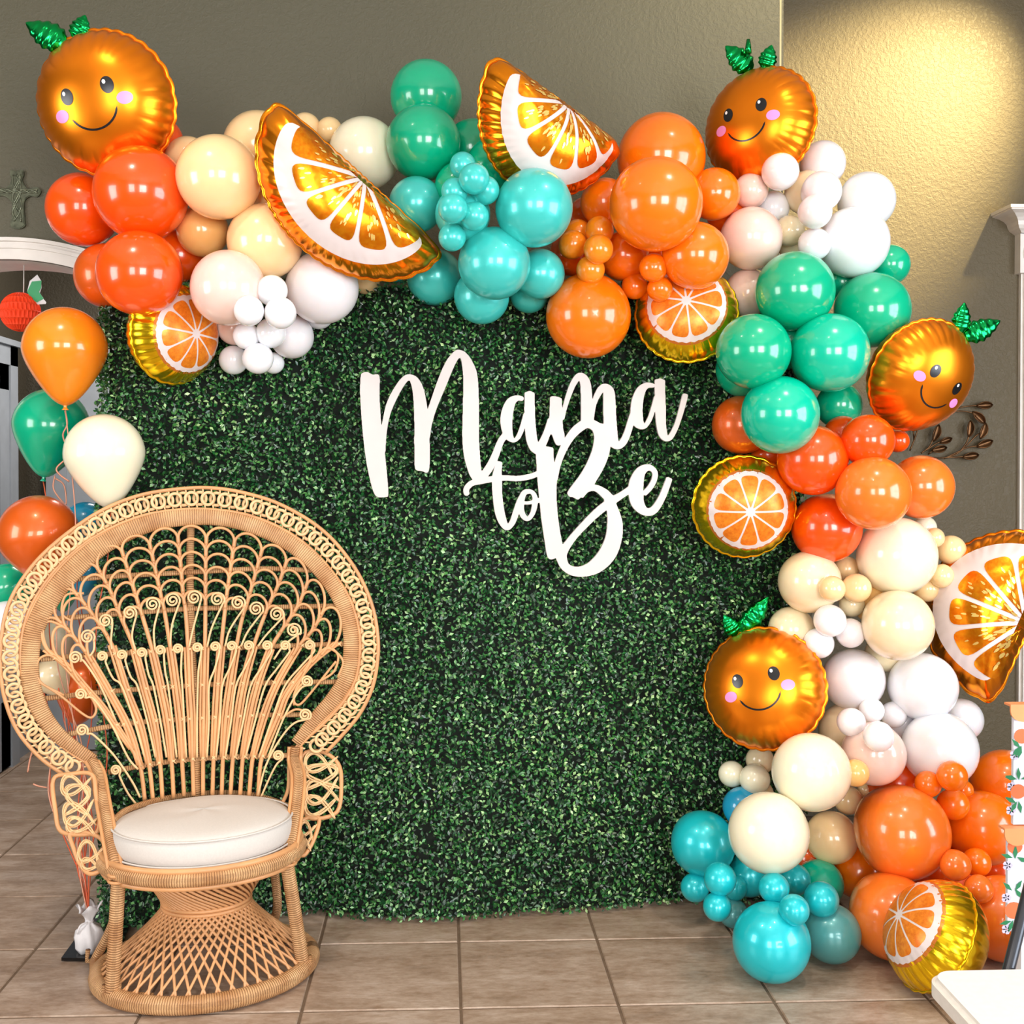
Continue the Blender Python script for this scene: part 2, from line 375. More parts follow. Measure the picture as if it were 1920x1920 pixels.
# ---------------------------------------------------------------- greenery backdrop
HP = [(150, 1744), (231, 1742), (380, 1731), (490, 1721), (600, 1715), (680, 1722), (860, 1728), (1000, 1714), (1100, 1706), (1270, 1696), (1400, 1694), (1510, 1692)]
hb = np.array([Pz(a, b, .0) for a, b in HP]); hx = hb[:, 0]; hy = hb[:, 1]
HX0, HX1, HZ = P(204, 1200, 3.86)[0], P(1500, 1000, 4.0)[0], 2.19
def hedge_y(x, z):
    x = np.asarray(x, float)
    return np.interp(x, hx, hy)*1.0*(1-.25*np.clip(z/2.2, 0, 1))+.25*np.clip(z/2.2, 0, 1)*3.95+.012*np.sin(x*9+z*2.1)
gx = np.linspace(HX0, HX1, 60); gz = np.linspace(0.005, HZ, 30)
v = []; f = []
for layer in (0.03, .06):
    for z in gz:
        for x in gx: v.append((x, float(hedge_y(x, z))+layer, z))
nx, nz = len(gx), len(gz); N0 = nx*nz
for j in range(nz-1):
    for i in range(nx-1):
        a = j*nx+i; f.append((a, a+1, a+nx+1, a+nx)); f.append((N0+a, N0+a+nx, N0+a+nx+1, N0+a+1))
for j in range(nz-1):
    for i in (0, nx-1):
        a = j*nx+i; f.append((a, a+nx, N0+a+nx, N0+a))
for i in range(nx-1):
    for j in (0, nz-1):
        a = j*nx+i; f.append((a, a+1, N0+a+1, N0+a))
hedge = MB().add(v, f).build('greenery_backdrop', M['hedgeback'])
tag(hedge, 'tall boxwood greenery backdrop panel standing behind the chair and the white sign', 'backdrop')
NL = 76000
lx = rng.uniform(HX0-.02, HX1+.02, NL); lz = rng.uniform(.004, HZ+.02, NL)
ly = hedge_y(lx, lz)+.03-rng.uniform(0, 1, NL)**.8*.066
# turned edges at the sides
side = rng.random(NL) < .04; lx[side] = HX0-rng.uniform(0, .035, side.sum()); ly[side] = hedge_y(lx[side], lz[side])+rng.uniform(0, .08, side.sum())-.01
# leaf: pointed oval, slightly folded
nrm = np.stack([rng.normal(0, .62, NL), -np.abs(rng.normal(.75, .3, NL))-.15, rng.normal(.3, .62, NL)], -1); nrm /= np.linalg.norm(nrm, axis=1)[:, None]
rd = rng.normal(0, 1, (NL, 3)); ax = np.cross(nrm, rd); ax /= np.linalg.norm(ax, axis=1)[:, None]; bx = np.cross(nrm, ax)
Ln = rng.uniform(.0062, .0102, NL); Wd = Ln*rng.uniform(.5, .68, NL)
cen = np.stack([lx, ly, np.maximum(lz, .012)], -1)
t_ = [(-1, 0, 0), (-.1, 1, .35), (1, 0, 0), (-.1, -1, .35)]
V = np.empty((NL, 4, 3))
for k, (a, b, c_) in enumerate(t_): V[:, k] = cen+ax*(a*Ln)[:, None]+bx*(b*Wd)[:, None]+nrm*(c_*Wd)[:, None]
Fq = np.empty((NL, 2, 3), np.int32); base = np.arange(NL)*4
Fq[:, 0] = np.stack([base, base+2, base+1], -1); Fq[:, 1] = np.stack([base, base+3, base+2], -1)
me = bpy.data.meshes.new('leaves'); me.vertices.add(NL*4); me.vertices.foreach_set('co', V.ravel())
me.loops.add(NL*6); me.loops.foreach_set('vertex_index', Fq.ravel()); me.polygons.add(NL*2); me.polygons.foreach_set('loop_start', np.arange(0, NL*6, 3)); me.update(); me.validate()
tag(link('leaves', me, M['leaf'], hedge), kind='stuff')

# ---------------------------------------------------------------- sign
SO, SS = (640, 620), 2.8235
polys = [[(110, 228), (138, 221), (165, 235), (200, 240), (200, 340), (206, 440), (213, 530), (228, 640), (242, 780), (248, 870), (240, 878), (195, 880), (172, 852), (147, 760), (128, 650), (112, 500), (102, 340), (104, 250)],
 [(213, 530), (222, 470), (240, 390), (275, 315), (320, 252), (355, 233), (395, 245), (425, 285), (443, 345), (457, 440), (462, 540), (468, 640), (464, 730), (452, 752), (430, 743), (400, 738), (390, 715), (388, 600), (388, 480), (384, 370), (375, 300), (360, 262), (335, 285), (300, 345), (262, 430), (243, 510), (235, 580), (232, 640), (222, 620)],
 [(457, 440), (475, 370), (515, 255), (555, 165), (595, 115), (622, 103), (662, 122), (700, 180), (720, 250), (727, 400), (727, 560), (732, 660), (742, 752), (760, 780), (725, 800), (690, 780), (668, 730), (650, 660), (642, 560), (645, 400), (647, 260), (640, 180), (628, 143), (600, 180), (550, 300), (500, 420), (475, 510), (466, 570)],
 [(1105, 360), (1112, 350), (1135, 350), (1160, 358), (1165, 366), (1167, 440), (1172, 520), (1180, 560), (1160, 604), (1135, 600), (1110, 545), (1085, 600), (1060, 640), (1040, 640), (1075, 560), (1095, 500), (1103, 440)],
 [(1037, 622), (1115, 620), (1120, 645), (1125, 702), (1140, 770), (1136, 850), (1142, 960), (1155, 1060), (1168, 1130), (1175, 1190), (1140, 1200), (1095, 1203), (1075, 1100), (1060, 1000), (1050, 900), (1040, 800), (1035, 720)],
 [(1330, 512), (1385, 495), (1420, 560), (1418, 640), (1390, 720), (1350, 790), (1330, 822), (1300, 845), (1262, 885), (1250, 893), (1225, 880), (1208, 878), (1198, 856), (1230, 810), (1270, 755), (1305, 690), (1330, 625), (1339, 560)]]
ribs = [[(710, 770, 24), (745, 772, 20), (785, 722, 20), (815, 660, 18), (842, 590, 16), (870, 550, 16)],
 [(962, 362, 10), (928, 358, 14), (896, 382, 24), (877, 440, 30), (874, 500, 29), (886, 556, 22), (912, 582, 9), (938, 560, 11), (960, 505, 12), (980, 440, 14)],
 [(996, 328, 25), (996, 400, 26), (998, 480, 27), (1005, 560, 28), (1018, 612, 25), (1035, 640, 16)],
 [(1030, 638, 14), (1055, 600, 14), (1085, 540, 14), (1110, 470, 16)],
 [(1172, 470, 6), (1182, 410, 10), (1205, 335, 13), (1232, 272, 15), (1262, 242, 18), (1288, 270, 25), (1296, 330, 28), (1298, 400, 29), (1300, 480, 30)],
 [(1326, 470, 8), (1335, 395, 11), (1355, 340, 15), (1383, 303, 18), (1412, 320, 28), (1418, 380, 31), (1420, 450, 32), (1425, 530, 33), (1440, 590, 26), (1465, 610, 17), (1492, 588, 18), (1514, 540, 17), (1532, 480, 16), (1548, 430, 15)],
 [(1655, 293, 9), (1618, 290, 14), (1585, 318, 23), (1566, 375, 29), (1562, 435, 30), (1572, 488, 27), (1602, 508, 11), (1630, 470, 11), (1652, 405, 11), (1668, 350, 12)],
 [(1686, 260, 26), (1686, 340, 26), (1688, 420, 27), (1692, 500, 24), (1703, 552, 21), (1722, 573, 13), (1745, 558, 13), (1774, 500, 12), (1796, 430, 13), (1812, 370, 14), (1820, 336, 13)],
 [(838, 694, 13), (826, 750, 21), (823, 800, 25), (827, 880, 24), (838, 960, 24), (856, 1015, 20), (878, 1043, 13), (905, 1015, 14), (925, 960, 15), (943, 905, 14), (962, 865, 12)],
 [(1000, 850, 10), (970, 857, 13), (955, 890, 14), (952, 950, 14), (966, 985, 13), (988, 996, 10), (1010, 970, 11), (1022, 930, 13), (1025, 885, 12), (1012, 858, 10), (995, 849, 9)],
 [(950, 908, 7), (985, 912, 7), (1030, 903, 9), (1062, 893, 13)],
 [(664, 868, 13), (662, 838, 14), (690, 808, 14), (740, 797, 14), (800, 785, 14), (860, 779, 13), (930, 783, 13), (1000, 772, 13), (1050, 752, 12)],
 [(1130, 790, 12), (1142, 715, 16), (1168, 640, 18), (1205, 572, 20), (1250, 520, 23), (1300, 492, 23), (1345, 508, 26), (1372, 545, 34), (1378, 600, 38)],
 [(1262, 872, 19), (1300, 838, 16), (1345, 833, 16), (1390, 860, 22), (1425, 895, 24)],
 [(1165, 1180, 28), (1188, 1145, 20), (1235, 1083, 17), (1310, 1003, 18), (1370, 948, 20), (1430, 903, 20), (1480, 872, 16), (1530, 838, 16)],
 [(1412, 888, 24), (1432, 940, 28), (1447, 1020, 39), (1440, 1100, 42), (1408, 1180, 44), (1350, 1243, 38), (1285, 1272, 28), (1225, 1272, 23), (1182, 1245, 22), (1162, 1195, 28)],
 [(1600, 866, 12), (1636, 826, 13), (1657, 782, 13), (1656, 745, 13), (1625, 724, 15), (1585, 745, 25), (1562, 800, 36), (1558, 860, 38), (1570, 918, 32), (1608, 958, 20), (1652, 950, 19), (1693, 890, 17), (1718, 830, 16), (1736, 780, 15)]]
GS = 2; GW, GH = 1920//GS, 1412//GS
acc = np.zeros((GH, GW), bool)
gxx, gyy = np.meshgrid(np.arange(GW)*GS, np.arange(GH)*GS)
def fillpoly(pts):
    p = np.array(pts, float); x0, y0 = np.floor(p.min(0)/GS).astype(int)-1; x1, y1 = np.ceil(p.max(0)/GS).astype(int)+2
    x0, y0 = max(x0, 0), max(y0, 0); X = gxx[y0:y1, x0:x1]; Y = gyy[y0:y1, x0:x1]; ins = np.zeros(X.shape, bool)
    for i in range(len(p)):
        (ax_, ay), (bx_, by) = p[i], p[(i+1) % len(p)]
        if ay == by: continue
        c_ = ((ay > Y) != (by > Y)) & (X < (bx_-ax_)*(Y-ay)/(by-ay)+ax_); ins ^= c_
    acc[y0:y1, x0:x1] |= ins
for q in polys: fillpoly(catmull(q, 4, True))
for rb in ribs:
    c = catmull(rb, 8); 
    tg = np.gradient(c[:, :2], axis=0); tg /= np.linalg.norm(tg, axis=1)[:, None]; nr = np.stack([-tg[:, 1], tg[:, 0]], -1)
    Lp = c[:, :2]+nr*c[:, 2:]; Rp = c[:, :2]-nr*c[:, 2:]
    for i in range(len(c)-1): fillpoly([Lp[i], Lp[i+1], Rp[i+1], Rp[i]])
    for i in range(2, len(c)-2, 3):
        a = np.linspace(0, 2*PI, 17)[:-1]; fillpoly([(c[i, 0]+.98*c[i, 2]*math.cos(q), c[i, 1]+.98*c[i, 2]*math.sin(q)) for q in a])
fld = acc.astype(float)
ker = np.exp(-.5*(np.arange(-5, 6)/1.7)**2); ker /= ker.sum()
fld = np.apply_along_axis(lambda r_: np.convolve(r_, ker, 'same'), 1, fld); fld = np.apply_along_axis(lambda r_: np.convolve(r_, ker, 'same'), 0, fld)
def contours(Fd, lv=.5):
    segs = {}
    hgt, wid = Fd.shape
    A = Fd[:-1, :-1] > lv; B = Fd[:-1, 1:] > lv; C_ = Fd[1:, 1:] > lv; D = Fd[1:, :-1] > lv
    code = A*1+B*2+C_*4+D*8
    def ip(p_, q_):
        a, b = Fd[p_[1], p_[0]], Fd[q_[1], q_[0]]; t = (lv-a)/(b-a); return (p_[0]+t*(q_[0]-p_[0]), p_[1]+t*(q_[1]-p_[1]))
    tb_ = {1: [(3, 0)], 2: [(0, 1)], 3: [(3, 1)], 4: [(1, 2)], 5: [(3, 0), (1, 2)], 6: [(0, 2)], 7: [(3, 2)], 8: [(2, 3)], 9: [(2, 0)], 10: [(0, 1), (2, 3)], 11: [(2, 1)], 12: [(1, 3)], 13: [(1, 0)], 14: [(0, 3)]}
    adj = {}
    for y, x in zip(*np.nonzero((code > 0) & (code < 15))):
        x, y = int(x), int(y)
        ed = {0: ((x, y), (x+1, y)), 1: ((x+1, y), (x+1, y+1)), 2: ((x, y+1), (x+1, y+1)), 3: ((x, y), (x, y+1))}
        for a, b in tb_[int(code[y, x])]: adj[ed[a]] = ed[b]
    out = []
    while adj:
        k, nxt = next(iter(adj.items())); loop = []; cur = k
        while cur in adj: n2 = adj.pop(cur); loop.append(ip(*cur)); cur = n2
        if len(loop) > 12: out.append(np.array(loop))
    return out
sy_ = 3.80
cu = bpy.data.curves.new('sign', 'CURVE'); cu.dimensions = '2D'; cu.fill_mode = 'BOTH'; cu.extrude = .006; cu.bevel_depth = .0012; cu.bevel_resolution = 1
for lp in contours(fld):
    lp = lp[::2]
    s_ = cu.splines.new('POLY'); s_.points.add(len(lp)-1); s_.use_cyclic_u = True
    for i, (a, b) in enumerate(lp):
        q = P(SO[0]+a*GS/SS, SO[1]+b*GS/SS, sy_); s_.points[i].co = (q[0], q[2], 0, 1)
tmp = bpy.data.objects.new('sign_curve', cu); COL.objects.link(tmp)
me = bpy.data.meshes.new_from_object(tmp.evaluated_get(bpy.context.evaluated_depsgraph_get())); bpy.data.objects.remove(tmp)
me.materials.clear()
sg = link('sign', me, M['sign']); sg.rotation_euler = (PI/2, 0, 0); sg.location = (0, sy_, 0)
tag(sg, 'white cut-out script sign reading Mama to Be hung on the greenery wall', 'sign')

# ---------------------------------------------------------------- balloons
def balloon_mesh(name, taper=0.0, knot=True, nu=40, nv=28):
    """unit balloon, neck towards -Z"""
    v = []; f = []
    for j in range(nv+1):
        th = PI*j/nv; z = math.cos(th); r = math.sin(th)
        if z < 0: r *= 1-taper*(-z)**1.5*.35; z *= 1+taper*.38*(-z)
        for i in range(nu): v.append((r*math.cos(2*PI*i/nu), r*math.sin(2*PI*i/nu), z))
    for j in range(nv):
        for i in range(nu):
            a, b = j*nu+i, j*nu+(i+1) % nu; f.append((a, a+nu, b+nu, b))
    return v, f
def knot_mesh(zb):
    prof = [(0.03, zb+.03), (.05, zb), (.035, zb-.03), (.06, zb-.07), (.085, zb-.1), (.07, zb-.105), (.02, zb-.09)]
    v = []; f = []; n = 12
    for r, z in prof:
        for i in range(n): v.append((r*math.cos(2*PI*i/n), r*math.sin(2*PI*i/n), z))
    for j in range(len(prof)-1):
        for i in range(n): a, b = j*n+i, j*n+(i+1) % n; f.append((a, a+n, b+n, b))
    return v, f
bm_cache = {}
def balloon(loc, r, color, label, group, axis=(0, 0, 1), sq=1.0, taper=.0, knot=False):
    key = (color, taper)
    if key not in bm_cache:
        v, f = balloon_mesh('balloon', taper); me_ = mesh('balloon', v, f); me_.materials.append(M['b_'+color])
        kv, kf = knot_mesh(-(1+taper*.38)); km = mesh('knot', kv, kf); km.materials.append(M['b_'+color]); bm_cache[key] = (me_, km)
    me_, km = bm_cache[key]
    o = bpy.data.objects.new('balloon', me_); COL.objects.link(o); o.location = loc
    o.rotation_euler = Vector(axis).to_track_quat('Z', 'Y').to_euler(); o.scale = (r, r, r*sq)
    tag(o, label, 'balloon', group)
    if knot:
        k = bpy.data.objects.new('knot', km); COL.objects.link(k); k.parent = o
    return o
G1 = 'orange balloons at the left end of the garland'; G2 = 'peach and cream balloons of the upper left garland'; G3 = 'small white balloons below the left garland'
G4 = 'green balloons at the top of the garland'; G5 = 'turquoise balloons of the upper garland'; G6 = 'small turquoise balloons of the upper garland'
G7 = 'orange balloons at the top right of the garland'; G8 = 'small orange balloons of the upper garland'; G9 = 'white balloons at the upper right bend'
G10 = 'small white balloons at the upper right bend'; G11 = 'green balloons on the right side'; G12 = 'red-orange balloons on the right side'
G13 = 'cream balloons on the right side'; G14 = 'small peach balloons on the right side'; G15 = 'pearl white balloons on the lower right'
G16 = 'small white balloons on the lower right'; G17 = 'cream balloons near the floor'; G18 = 'orange balloons of the bottom right pile'
G19 = 'small orange balloons of the bottom right pile'; G20 = 'blue balloons at the foot of the garland'; G21 = 'small blue balloons at the foot of the garland'
# x, y, r (photo pixels), layer (0 = at the back), colour, label, group
B = [
(292, 268, 52, 0, 'red', 'orange balloon peeking out right of the top left smiling foil orange', G1),
(200, 517, 59, 0, 'pearlorange', 'pearly dark orange balloon half hidden left of the lowest left-end orange balloon', G1),
(335, 480, 50, 0, 'deep', 'deep red-orange balloon in the shade between orange and peach balloons', G1),
(156, 393, 67, 1, 'red', 'orange balloon farthest left in the garland, under the smiling foil orange', G1),
(262, 513, 79, 1, 'red', 'lowest large orange balloon of the garland left end, above the foil slice', G1),
(265, 363, 86, 2, 'red', 'largest orange balloon directly beneath the top left smiling foil orange', G1),
(485, 276, 66, 0, 'peach', 'peach balloon behind the upper tip of the left foil orange wedge', G2),
(353, 300, 43, 1, 'peach', 'small peach balloon between the big orange and the big front peach balloon', G2),
(508, 365, 62, 0, 'peach', 'peach balloon half covered by the left foil wedge, behind the front pair', G2),
(573, 240, 28, 0, 'peach', 'small cream balloon peeking over the left foil wedge near its tip', G2),
(618, 244, 24, 0, 'peach', 'tiny peach balloon peeking between foil wedge and round cream balloon', G2),
(684, 288, 67, 1, 'ivory', 'round cream balloon behind the straight edge of the left foil wedge', G2),
(380, 433, 48, 1, 'apricot', 'darker peach balloon below the big front peach balloon', G2),
(497, 453, 70, 1, 'peach', 'peach balloon above the small white balloon cluster, left of the foil wedge', G2),
(410, 333, 78, 2, 'peach', 'large front peach balloon right of the big orange balloon', G2),
(686, 525, 27, 0, 'peach', 'small peach balloon peeking out below the middle of the left foil wedge', G2),
(598, 590, 27, 0, 'pearl', 'small pearl balloon showing below the large pearl balloon under the wedge', G2),
(440, 615, 32, 0, 'blush', 'shaded blush balloon right of the left foil slice, behind white ones', G2),
(428, 540, 70, 1, 'blush', 'large blush balloon right of the left foil orange slice', G2),
(604, 540, 68, 1, 'pearl', 'large pearl white balloon hanging under the left foil wedge', G2),
(547, 631, 41, 1, 'pearl', 'medium pearl balloon at the bottom right of the small white cluster', G3),
(510, 545, 29, 2, 'white', 'topmost small white balloon of the left hanging cluster', G3),
(462, 630, 25, 2, 'white', 'small white balloon second row from bottom, left side of left cluster', G3),
(508, 624, 28, 2, 'white', 'small white balloon in the middle of the left hanging cluster', G3),
(513, 681, 20, 1, 'white', 'tiny white balloon tucked behind the bottom of the left cluster', G3),
(467, 583, 28, 3, 'white', 'small white balloon upper left in the left hanging cluster', G3),
(526, 587, 30, 3, 'white', 'bright small white balloon upper right in the left hanging cluster', G3),
(438, 675, 27, 2, 'white', 'lowest left small white balloon of the left hanging cluster', G3),
(484, 672, 29, 3, 'white', 'front small white balloon at the bottom of the left hanging cluster', G3),
(887, 280, 56, 0, 'green', 'green balloon in the back between the green column and foil wedge', G4),
(930, 312, 56, 0, 'green', 'dark green balloon half hidden under the upper middle foil wedge', G4),
(862, 352, 48, 0, 'green', 'shaded green balloon behind the small turquoise cluster', G4),
(799, 182, 67, 0, 'green', 'highest green balloon of the whole garland', G4),
(794, 268, 70, 1, 'green', 'green balloon just below the highest green balloon', G4),
(868, 402, 52, 0, 'turq', 'turquoise balloon at the back of the small turquoise cluster', G5),
(748, 505, 26, 0, 'turq', 'turquoise balloon mostly hidden behind the lower end of the left wedge', G5),
(781, 384, 52, 1, 'turq', 'turquoise balloon right of the round cream balloon, below the green pair', G5),
(903, 556, 52, 0, 'turq', 'turquoise balloon hanging lowest over the greenery, under the front one', G5),
(992, 550, 37, 0, 'turq', 'small turquoise balloon hanging low beside the lowest large upper orange one', G5),
(815, 520, 53, 1, 'turq', 'turquoise balloon beside the right tip of the left foil wedge', G5),
(1012, 514, 47, 1, 'turq', 'turquoise balloon left of the orange clusters, right of the front turquoise', G5),
(1001, 390, 73, 2, 'turq', 'large pearly turquoise balloon in front of the upper middle foil wedge', G5),
(927, 494, 68, 2, 'turq', 'shiny front turquoise balloon at the lower centre of the turquoise cluster', G5),
(868, 310, 25, 1, 'turq', 'topmost tiny turquoise balloon of the small cluster', G6),
(910, 357, 27, 1, 'turq', 'rightmost tiny turquoise balloon of the small cluster', G6),
(852, 359, 25, 1, 'turq', 'tiny turquoise balloon at the upper left of the small cluster', G6),
(889, 335, 29, 2, 'turq', 'front tiny turquoise balloon near the top of the small cluster', G6),
(890, 406, 27, 2, 'turq', 'tiny turquoise balloon at the lower right of the small cluster', G6),
(849, 391, 28, 3, 'turq', 'tiny turquoise balloon at the left middle of the small cluster', G6),
(848, 445, 26, 2, 'turq', 'lowest tiny turquoise balloon of the small cluster', G6),
(1239, 297, 84, 0, 'orange', 'highest large orange balloon, behind the biggest front orange one', G7),
(1100, 405, 36, 0, 'deep', 'orange balloon sliver right of the pearly turquoise balloon', G7),
(1362, 400, 38, 0, 'deep', 'dark orange balloon behind the one left of the white cluster', G7),
(1073, 475, 43, 0, 'deep', 'dark orange balloon behind the four tiny orange ones', G7),
(1220, 470, 40, 0, 'deep', 'shaded orange balloon beneath the biggest front orange one', G7),
(1134, 381, 47, 1, 'orange', 'orange balloon below the right tip of the upper middle wedge', G7),
(1339, 364, 49, 1, 'orange', 'medium orange balloon between the biggest front orange and the white cluster', G7),
(1170, 480, 47, 1, 'orange', 'medium orange balloon between the two tiny orange groups', G7),
(1303, 480, 64, 1, 'orange', 'orange balloon directly above the upper right foil slice', G7),
(1103, 592, 80, 1, 'orange', 'large orange balloon hanging lowest over the greenery above the sign', G7),
(1230, 383, 88, 2, 'orange', 'biggest front orange balloon at the top of the garland', G7),
(1083, 437, 26, 1, 'amber', 'tiny orange balloon at the back of the left tiny orange group', G8),
(1074, 459, 27, 2, 'amber', 'leftmost tiny orange balloon beside the pearly turquoise balloon', G8),
(1124, 432, 27, 2, 'amber', 'topmost tiny orange balloon against the biggest orange balloon', G8),
(1122, 467, 28, 3, 'amber', 'front tiny orange balloon in the middle of the left group', G8),
(1107, 506, 27, 2, 'amber', 'tiny orange balloon resting on the lowest large upper orange balloon', G8),
(1190, 537, 25, 2, 'orange', 'tiny orange balloon lower left of the right tiny trio', G8),
(1237, 542, 24, 2, 'orange', 'tiny orange balloon in front of the upper right foil slice', G8),
(1225, 502, 27, 3, 'orange', 'uppermost of the right tiny orange trio', G8),
(1542, 307, 43, 0, 'pearl', 'white balloon right of the smiling foil orange, highest of the white ones', G9),
(1513, 362, 42, 0, 'cream', 'off-white balloon at the back in the middle of the white cluster', G9),
(1625, 376, 54, 0, 'white', 'white balloon farthest right at the upper bend, against the lit wall', G9),
(1404, 549, 46, 0, 'blush', 'shaded white balloon between the upper right foil slice and green balloon', G9),
(1487, 462, 28, 0, 'cream', 'off-white balloon peeking out behind the two lowest small white ones', G9),
(1540, 359, 38, 1, 'pearl', 'medium white balloon just above the small ones, left of the rightmost', G9),
(1408, 447, 59, 1, 'blush', 'large blush white balloon right of the orange cluster', G9),
(1600, 455, 67, 1, 'white', 'largest white balloon of the upper bend, above the green ones', G9),
(1407, 358, 33, 1, 'blush', 'leftmost small white balloon, beside the orange balloon', G10),
(1449, 390, 32, 2, 'white', 'small white balloon in the centre left of the upper right cluster', G10),
(1463, 322, 35, 2, 'white', 'small white balloon in front of the upper right smiling foil orange', G10),
(1480, 433, 29, 2, 'cream', 'small off-white balloon above the first green balloon', G10),
(1528, 397, 32, 2, 'pearl', 'small white balloon left of the largest white balloon, upper one', G10),
(1527, 458, 31, 3, 'white', 'lowest small white balloon, touching the first green balloon', G10),
(1667, 497, 39, 0, 'green', 'green balloon half hidden on the outer right, under the white ones', G11),
(1580, 530, 36, 0, 'green', 'dark green balloon in the gap between two upper green ones', G11),
(1480, 640, 52, 0, 'green', 'dark green balloon in the gap amid four green ones', G11),
(1396, 692, 54, 0, 'green', 'green balloon edge showing under the leftmost green balloon', G11),
(1490, 546, 75, 1, 'green', 'uppermost large green balloon on the right side', G11),
(1635, 582, 72, 1, 'green', 'large green balloon right of the uppermost, above the right smiling orange', G11),
(1573, 760, 44, 0, 'green', 'smaller dark green balloon beside the right smiling foil orange', G11),
(1412, 659, 71, 1, 'green', 'leftmost large green balloon beside the foil slice', G11),
(1555, 662, 75, 2, 'teal', 'bright front green balloon in the middle of the green group', G11),
(1462, 778, 74, 2, 'teal', 'lowest large green balloon, above the red-orange ones', G11),
(1440, 852, 32, 0, 'deep', 'dark orange balloon sliver under the lowest green balloon', G12),
(1580, 815, 36, 0, 'red', 'red-orange balloon sliver between two under the smaller dark green one', G12),
(1390, 797, 56, 0, 'pearlorange', 'pearly rust orange balloon left of the lowest large green balloon', G12),
(1683, 827, 22, 0, 'red', 'small red-orange balloon below the right smiling foil orange', G12),
(1627, 826, 50, 0, 'red', 'medium red-orange balloon below left of the right smiling foil orange', G12),
(1727, 913, 61, 0, 'coral', 'outermost right orange balloon next to the metal leaf wall decor', G12),
(1523, 863, 67, 1, 'red', 'red-orange balloon right above the right side foil slice', G12),
(1550, 990, 66, 0, 'red', 'red-orange balloon directly right of the right side foil slice', G12),
(1637, 925, 70, 2, 'coral', 'front red-orange balloon at the centre of the red-orange group', G12),
(1734, 989, 22, 0, 'ivory', 'small cream balloon peeking under the outermost orange balloon', G13),
(1640, 1130, 42, 0, 'apricot', 'shaded peach balloon between the two big cream balloons', G13),
(1518, 1091, 59, 0, 'cream', 'shaded cream balloon against the greenery, left of the tiny peach ones', G13),
(1484, 1180, 44, 0, 'cream', 'cream balloon behind the top of the lower smiling foil orange', G13),
(1683, 1172, 67, 1, 'cream', 'lower of the two big cream balloons on the right side', G13),
(1681, 1042, 75, 1, 'ivory', 'upper and bigger cream balloon below the red-orange group', G13),
(1752, 1008, 19, 0, 'peach', 'tiny peach balloon between the big cream and its right neighbour', G14),
(1738, 1104, 25, 0, 'peach', 'tiny peach balloon behind, left of the right foil wedge', G14),
(1783, 1031, 28, 1, 'peach', 'rightmost small peach balloon above the right foil wedge', G14),
(1766, 1080, 23, 1, 'peach', 'small peach balloon touching the edge of the right foil wedge', G14),
(1587, 1067, 25, 0, 'peach', 'tiny peach balloon left of the bigger cream one, upper of its group', G14),
(1597, 1133, 24, 0, 'cream', 'tiny cream balloon below the front tiny peach pair', G14),
(1560, 1104, 25, 1, 'peach', 'left one of the front tiny peach pair', G14),
(1606, 1103, 28, 2, 'peach', 'right one of the front tiny peach pair', G14),
(1590, 1372, 55, 0, 'cream', 'shaded cream balloon behind the smiling foil orange and tiny white ones', G15),
(1690, 1355, 42, 0, 'pearl', 'shaded pearl balloon behind the middle of the white group', G15),
(1658, 1225, 36, 0, 'cream', 'shaded cream balloon in the gap below the lower big cream balloon', G15),
(1803, 1349, 40, 0, 'white', 'white balloon at the outer right, below the right foil wedge', G15),
(1600, 1274, 59, 0, 'pearl', 'pearl white balloon right of the lower smiling foil orange', G15),
(1730, 1287, 65, 1, 'white', 'large white balloon left of the lower tip of the right foil wedge', G15),
(1638, 1413, 60, 0, 'blush', 'large blush balloon glowing pink above the bottom orange balloons', G15),
(1762, 1405, 71, 1, 'white', 'largest white balloon, directly above the tiny orange balloons', G15),
(1546, 1160, 27, 1, 'white', 'tiny white balloon behind the one near the green foil leaf', G16),
(1535, 1206, 29, 1, 'white', 'tiny white balloon beside the lower smiling foil orange', G16),
(1594, 1187, 28, 1, 'pearl', 'tiny white balloon left of the lower big cream balloon', G16),
(1556, 1164, 31, 2, 'white', 'bright tiny white balloon on top of its trio', G16),
(1675, 1340, 25, 1, 'pearl', 'tiny white balloon on the right of the tiny group of four', G16),
(1596, 1354, 27, 1, 'pearl', 'tiny white balloon on the left of the tiny group of four', G16),
(1634, 1332, 24, 2, 'white', 'tiny white balloon at the top of the tiny group of four', G16),
(1647, 1381, 29, 2, 'white', 'tiny white balloon at the bottom of the tiny group of four', G16),
(1425, 1425, 27, 0, 'cream', 'small cream balloon under the chin of the smiling foil orange', G17),
(1424, 1488, 27, 0, 'cream', 'small cream balloon squeezed behind the two big lower cream balloons', G17),
(1372, 1451, 25, 1, 'ivory', 'small cream balloon farthest left, against the greenery', G17),
(1415, 1461, 29, 2, 'ivory', 'small cream balloon between the leftmost small and big cream balloon', G17),
(1559, 1570, 50, 1, 'peach', 'medium peach balloon right of the lowest big cream balloon', G17),
(1604, 1449, 26, 1, 'apricot', 'small peach balloon on the right shoulder of the big cream balloon', G17),
(1624, 1481, 17, 0, 'peach', 'tiny peach balloon tucked above the biggest orange balloon', G17),
(1590, 1500, 27, 2, 'peach', 'small peach balloon between the big cream and the biggest orange', G17),
(1521, 1447, 74, 2, 'ivory', 'big cream balloon just below the lower smiling foil orange', G17),
(1441, 1561, 76, 3, 'ivory', 'lowest big cream balloon, above the blue balloons', G17),
(1687, 1470, 60, 0, 'red', 'red-orange balloon in the shade above the biggest orange balloon', G18),
(1886, 1470, 66, 0, 'orange', 'orange balloon beside the upper tier of the fruit print stand', G18),
(1868, 1632, 56, 0, 'red', 'deep red balloon in the shadow beside the fruit print stand', G18),
